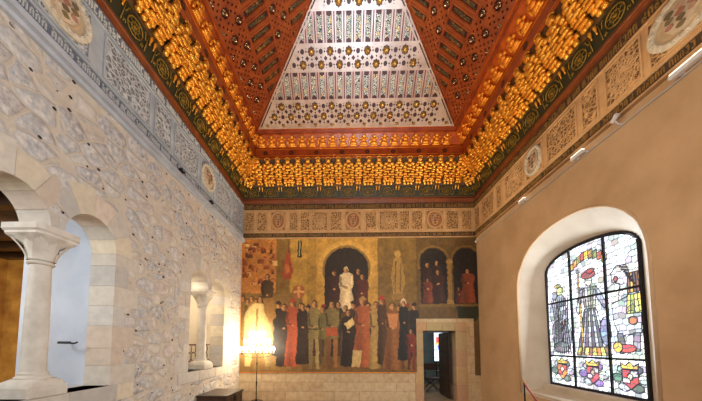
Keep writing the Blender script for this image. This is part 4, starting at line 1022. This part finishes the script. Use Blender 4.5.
    for k in range(k0, k0 + nU + 1):
        uk = ph + A * k
        if max(umin, .2) < uk < min(umax, W - .2):
            q8 = [(uk + .085 * math.cos(q * PI / 8), wr + .06 * math.sin(q * PI / 8)) for q in range(16)]
            o = bpy.data.objects.new('knob', knob_b if back else knob_s); C.objects.link(o); o.parent = bd; o.matrix_local = m4 @ Matrix.Translation((uk, wr + .01, .03)) @ Matrix.Diagonal((.55, .55, .55, 1))
    sl = MB()
    for (t0, t1) in slats:
        w0, w1 = seg(t0) + .045, seg(t1) - .045
        for k in range(2 * k0, 2 * (k0 + nU)):
            uc = ph + A / 2 * k; hw = .058 if back else .036
            if not (umin + .1 < uc < umax - .1): continue
            top = min(w1, (uc - hw) * H / cut - .02, (W - uc - hw) * H / cut - .02)
            if top < w0 + .06: continue
            n_ = .03
            a, b = (w0, top) if k % 2 else (w0 + .01, top - .01)
            pts = [(uc - hw, a - .01), (uc, a + n_), (uc + hw, a - .01), (uc + hw, b), (uc, b - (n_ if top == w1 else 0)), (uc - hw, b)]
            sl.ext(pts, .002, .018, lambda x, y, w_: fn(x, y, w_))
            if back: pass
    sl.build('painted_slats', M['slat_b' if back else 'slat_s'], bd)
    # hip straps
    for s_ in (.0, .085):
        strap((.04 + s_, 0), (cut + .04 + s_, H), .034, 0, .046); strap((W - .04 - s_, 0), (W - cut - .04 - s_, H), .034, 0, .046)
    strap((0, .03), (W, .03), .05, 0, .04)
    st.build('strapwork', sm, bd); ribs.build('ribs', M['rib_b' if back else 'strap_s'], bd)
for sd in ('back', 'left', 'right', 'front'): slope(sd)
zt = 8.38 + KS * TMAX
q = MB(); q.add([(ev[0].x + TMAX, ev[0].y - TMAX, zt), (ev[1].x - TMAX, ev[1].y - TMAX, zt), (ev[3].x - TMAX, ev[3].y + TMAX, zt), (ev[2].x + TMAX, ev[2].y + TMAX, zt)], [(0, 1, 2, 3)])
q.build('flat_crown', M['board_b'], ceil, fix=False)

# ---------------------------------------------------------------- things in the room
# candelabrum with glowing bulbs
cd = empty('candelabrum', (-2.76, 8.28, 0)); tag(cd, 'tall black iron floor candelabrum crowded with glowing candle bulbs in front of the mural', 'floor lamp')
q = MB(); q.lathe([(.20, 0), (.20, .015), (.12, .03), (.04, .05), (.03, .10)], 20)
for k in range(3): a = k * 2 * PI / 3 + .5; q.tube([(0, 0, .10), (.14 * math.cos(a), .14 * math.sin(a), .07), (.24 * math.cos(a), .24 * math.sin(a), .012)], .014, 6)
q.build('base', M['iron'], cd, True, angle=40)
q = MB(); q.lathe([(.016, .06), (.014, .5), (.026, .62), (.014, .66), (.013, 1.1), (.028, 1.2), (.013, 1.24), (.013, 2.04)], 12); q.build('stem', M['iron'], cd, True, angle=40)
CR = [(1.50, .52, 11), (1.74, .38, 8), (1.97, .22, 5)]
q = MB()
for z, hw, n_ in CR:
    q.tube([(-hw, 0, z), (hw, 0, z)], .012, 6); q.tube([(0, -.16, z), (0, .16, z)], .010, 6)
    q.tube([(-hw, 0, z), (-hw * .7, 0, z - .09), (0, 0, z - .14)], .008, 6); q.tube([(hw, 0, z), (hw * .7, 0, z - .09), (0, 0, z - .14)], .008, 6)
q.build('arm', M['iron'], cd)
cup = MB(); cup.lathe([(.008, 0), (.026, .02), (.028, .03), (.012, .032), (.012, .08)], 10)
bl = MB(); bl.lathe([(.010, .08), (.026, .105), (.030, .135), (.018, .18), (.003, .21)], 10)
oc = cup.build('candle_cup', M['white'], cd, True, angle=40); ob = bl.build('bulb', M['bulb'], oc, True)
first = True
for z, hw, n_ in CR:
    for k in range(n_):
        p = (-hw + 2 * hw * k / (n_ - 1), 0.0 if k % 2 else -.03, z)
        if first: oc.location = p; first = False
        else:
            c2 = oc.copy(); C.objects.link(c2); c2.location = p; b2 = ob.copy(); C.objects.link(b2); b2.parent = c2
def point(name, loc, power, col, rad):
    d = bpy.data.lights.new(name, 'POINT'); d.energy = power; d.color = col; d.shadow_soft_size = rad
    o = bpy.data.objects.new(name, d); C.objects.link(o); o.location = loc; return o
point('candelabrum_light', (-2.76, 8.08, 1.86), 46, (1.0, .80, .52), .14)

# oak chest against the left wall
cx, cy = -3.06, 6.60
ct = empty('oak_chest', (cx, cy, 0)); tag(ct, 'long dark oak chest on the floor under the far twin-arched window', 'chest')
q = MB(); q.box(-.32, .32, -.46, .46, .06, .56, ch=.008)
for sy in (-1, 1): q.box(-.34, .34, sy * .44 - .03, sy * .44 + .03, 0, .57, ch=.006)
for zz in (.09, .50): q.box(.315, .335, -.41, .41, zz, zz + .05)
for yy in (-.14, .14): q.box(.315, .335, yy - .025, yy + .025, .14, .50)
q.build('body', M['wood_d'], ct)
q = MB(); q.box(-.35, .37, -.50, .50, .57, .62, ch=.01); q.build('lid', M['wood_d'], ct)
q = MB(); q.box(.335, .35, -.04, .04, .42, .56, ch=.003); q.build('lock_plate', M['iron'], ct)

# rope barrier by the window
PX, PY = 3.87, 6.05
rp = empty('barrier_post', (PX, PY, 0)); tag(rp, 'slim dark barrier post with brass top at the far end of the red rope', 'barrier post')
q = MB(); q.lathe([(.15, 0), (.15, .015), (.05, .035), (.02, .05)], 20); q.build('base', M['iron'], rp, True, angle=30)
q = MB(); q.lathe([(.016, .04), (.016, .90)], 12); q.build('pole', M['iron'], rp, True, angle=30)
q = MB(); q.lathe([(.02, .90), (.026, .915), (.026, .93), (.014, .95), (.02, .965), (.012, .985), (.002, .99)], 12); q.build('finial', M['brass'], rp, True)
q = MB(); q.tube([(PX - .02 - .24 * t, PY - .03 - 2.84 * t, .93 - 2.3 * t * (1 - t)) for t in np.linspace(0, 1, 25)], .016, 8)
tag(q.build('barrier_rope', M['rope'], None, True), 'red velvet rope sagging from the slim barrier post towards the viewer', 'rope')
r2 = empty('barrier_post', (PX - .27, PY - 2.90, 0)); tag(r2, 'slim dark barrier post at the nearer end of the red velvet rope', 'barrier post')
for c_ in list(rp.children): c2 = c_.copy(); C.objects.link(c2); c2.parent = r2

# lamps on the ledge of the right-hand frieze
def tube_lamp(y0, y1, label):
    r_ = empty('strip_lamp', (RW - .10, (y0 + y1) / 2, 5.12)); tag(r_, label, 'strip lamp', None); h = (y1 - y0) / 2
    q = MB(); q.box(-.035, .035, -h, h, -.03, .03, ch=.012); q.build('housing', M['white'], r_)
    q = MB()
    for s_ in (-1, 1): q = MB(); q.box(.02, .10, s_ * h * .7 - .015, s_ * h * .7 + .015, -.012, .012); q.build('bracket', M['white'], r_)
    q = MB(); q.box(-.025, .025, -h * .94, h * .94, .03, .04); q.build('lens', M['led'], r_)
tube_lamp(2.86, 3.30, 'white strip lamp under the right-hand frieze, nearest the viewer')
tube_lamp(4.55, 4.80, 'short white strip lamp under the right-hand frieze beyond the spotlight')
tube_lamp(6.1, 6.3, 'small white strip lamp under the right-hand frieze near the far corner')
sp = empty('spotlight', (RW - .12, 3.95, 5.18)); tag(sp, 'small white spotlight clipped under the right-hand frieze', 'spotlight')
q = MB(); q.tube([(-.02, -.03, .03), (.0, .07, -.01)], .035, 14, r2=.03); q.build('lamp_head', M['white'], sp, True, angle=40)
q = MB(); q.tube([(0, .03, -.02), (.05, .03, -.07), (.12, .03, -.07)], .01, 6); q.build('bracket', M['white'], sp)
q = MB(); q.tube([(RW - .02, y, 5.09 + .006 * math.sin(y * 9)) for y in np.linspace(2.2, 8.4, 60)], .010, 6)
tag(q.build('lighting_cable', M['mould_g'], None, True), 'thin grey cable running along the right-hand wall below the frieze', 'cable')
for y, lb in ((5.15, 'nearer'), (6.35, 'farther')):
    r_ = empty('frieze_lamp', (L + .13, y, 5.24)); tag(r_, 'tiny dark lamp on the grey cornice of the left wall, the %s of the two' % lb, 'spotlight', None)
    q = MB(); q.box(-.03, .03, -.07, .07, 0, .035, ch=.006); q.build('housing', M['iron'], r_); q = MB(); q.box(-.012, .012, -.03, .03, .035, .07, ch=.004); q.build('lamp_head', M['iron'], r_)
sc = empty('security_camera', (RW - .12, B - .22, 5.02)); tag(sc, 'tiny white security camera in the far right corner below the frieze', 'camera')
q = MB(); q.tube([(.03, .04, .0), (-.03, -.05, -.015)], .028, 12); q.build('camera_body', M['white'], sc, True, angle=40)
q = MB(); q.tube([(.0, .0, .02), (.02, .0, .06), (.121, .0, .06)], .01, 6); q.build('bracket', M['white'], sc)
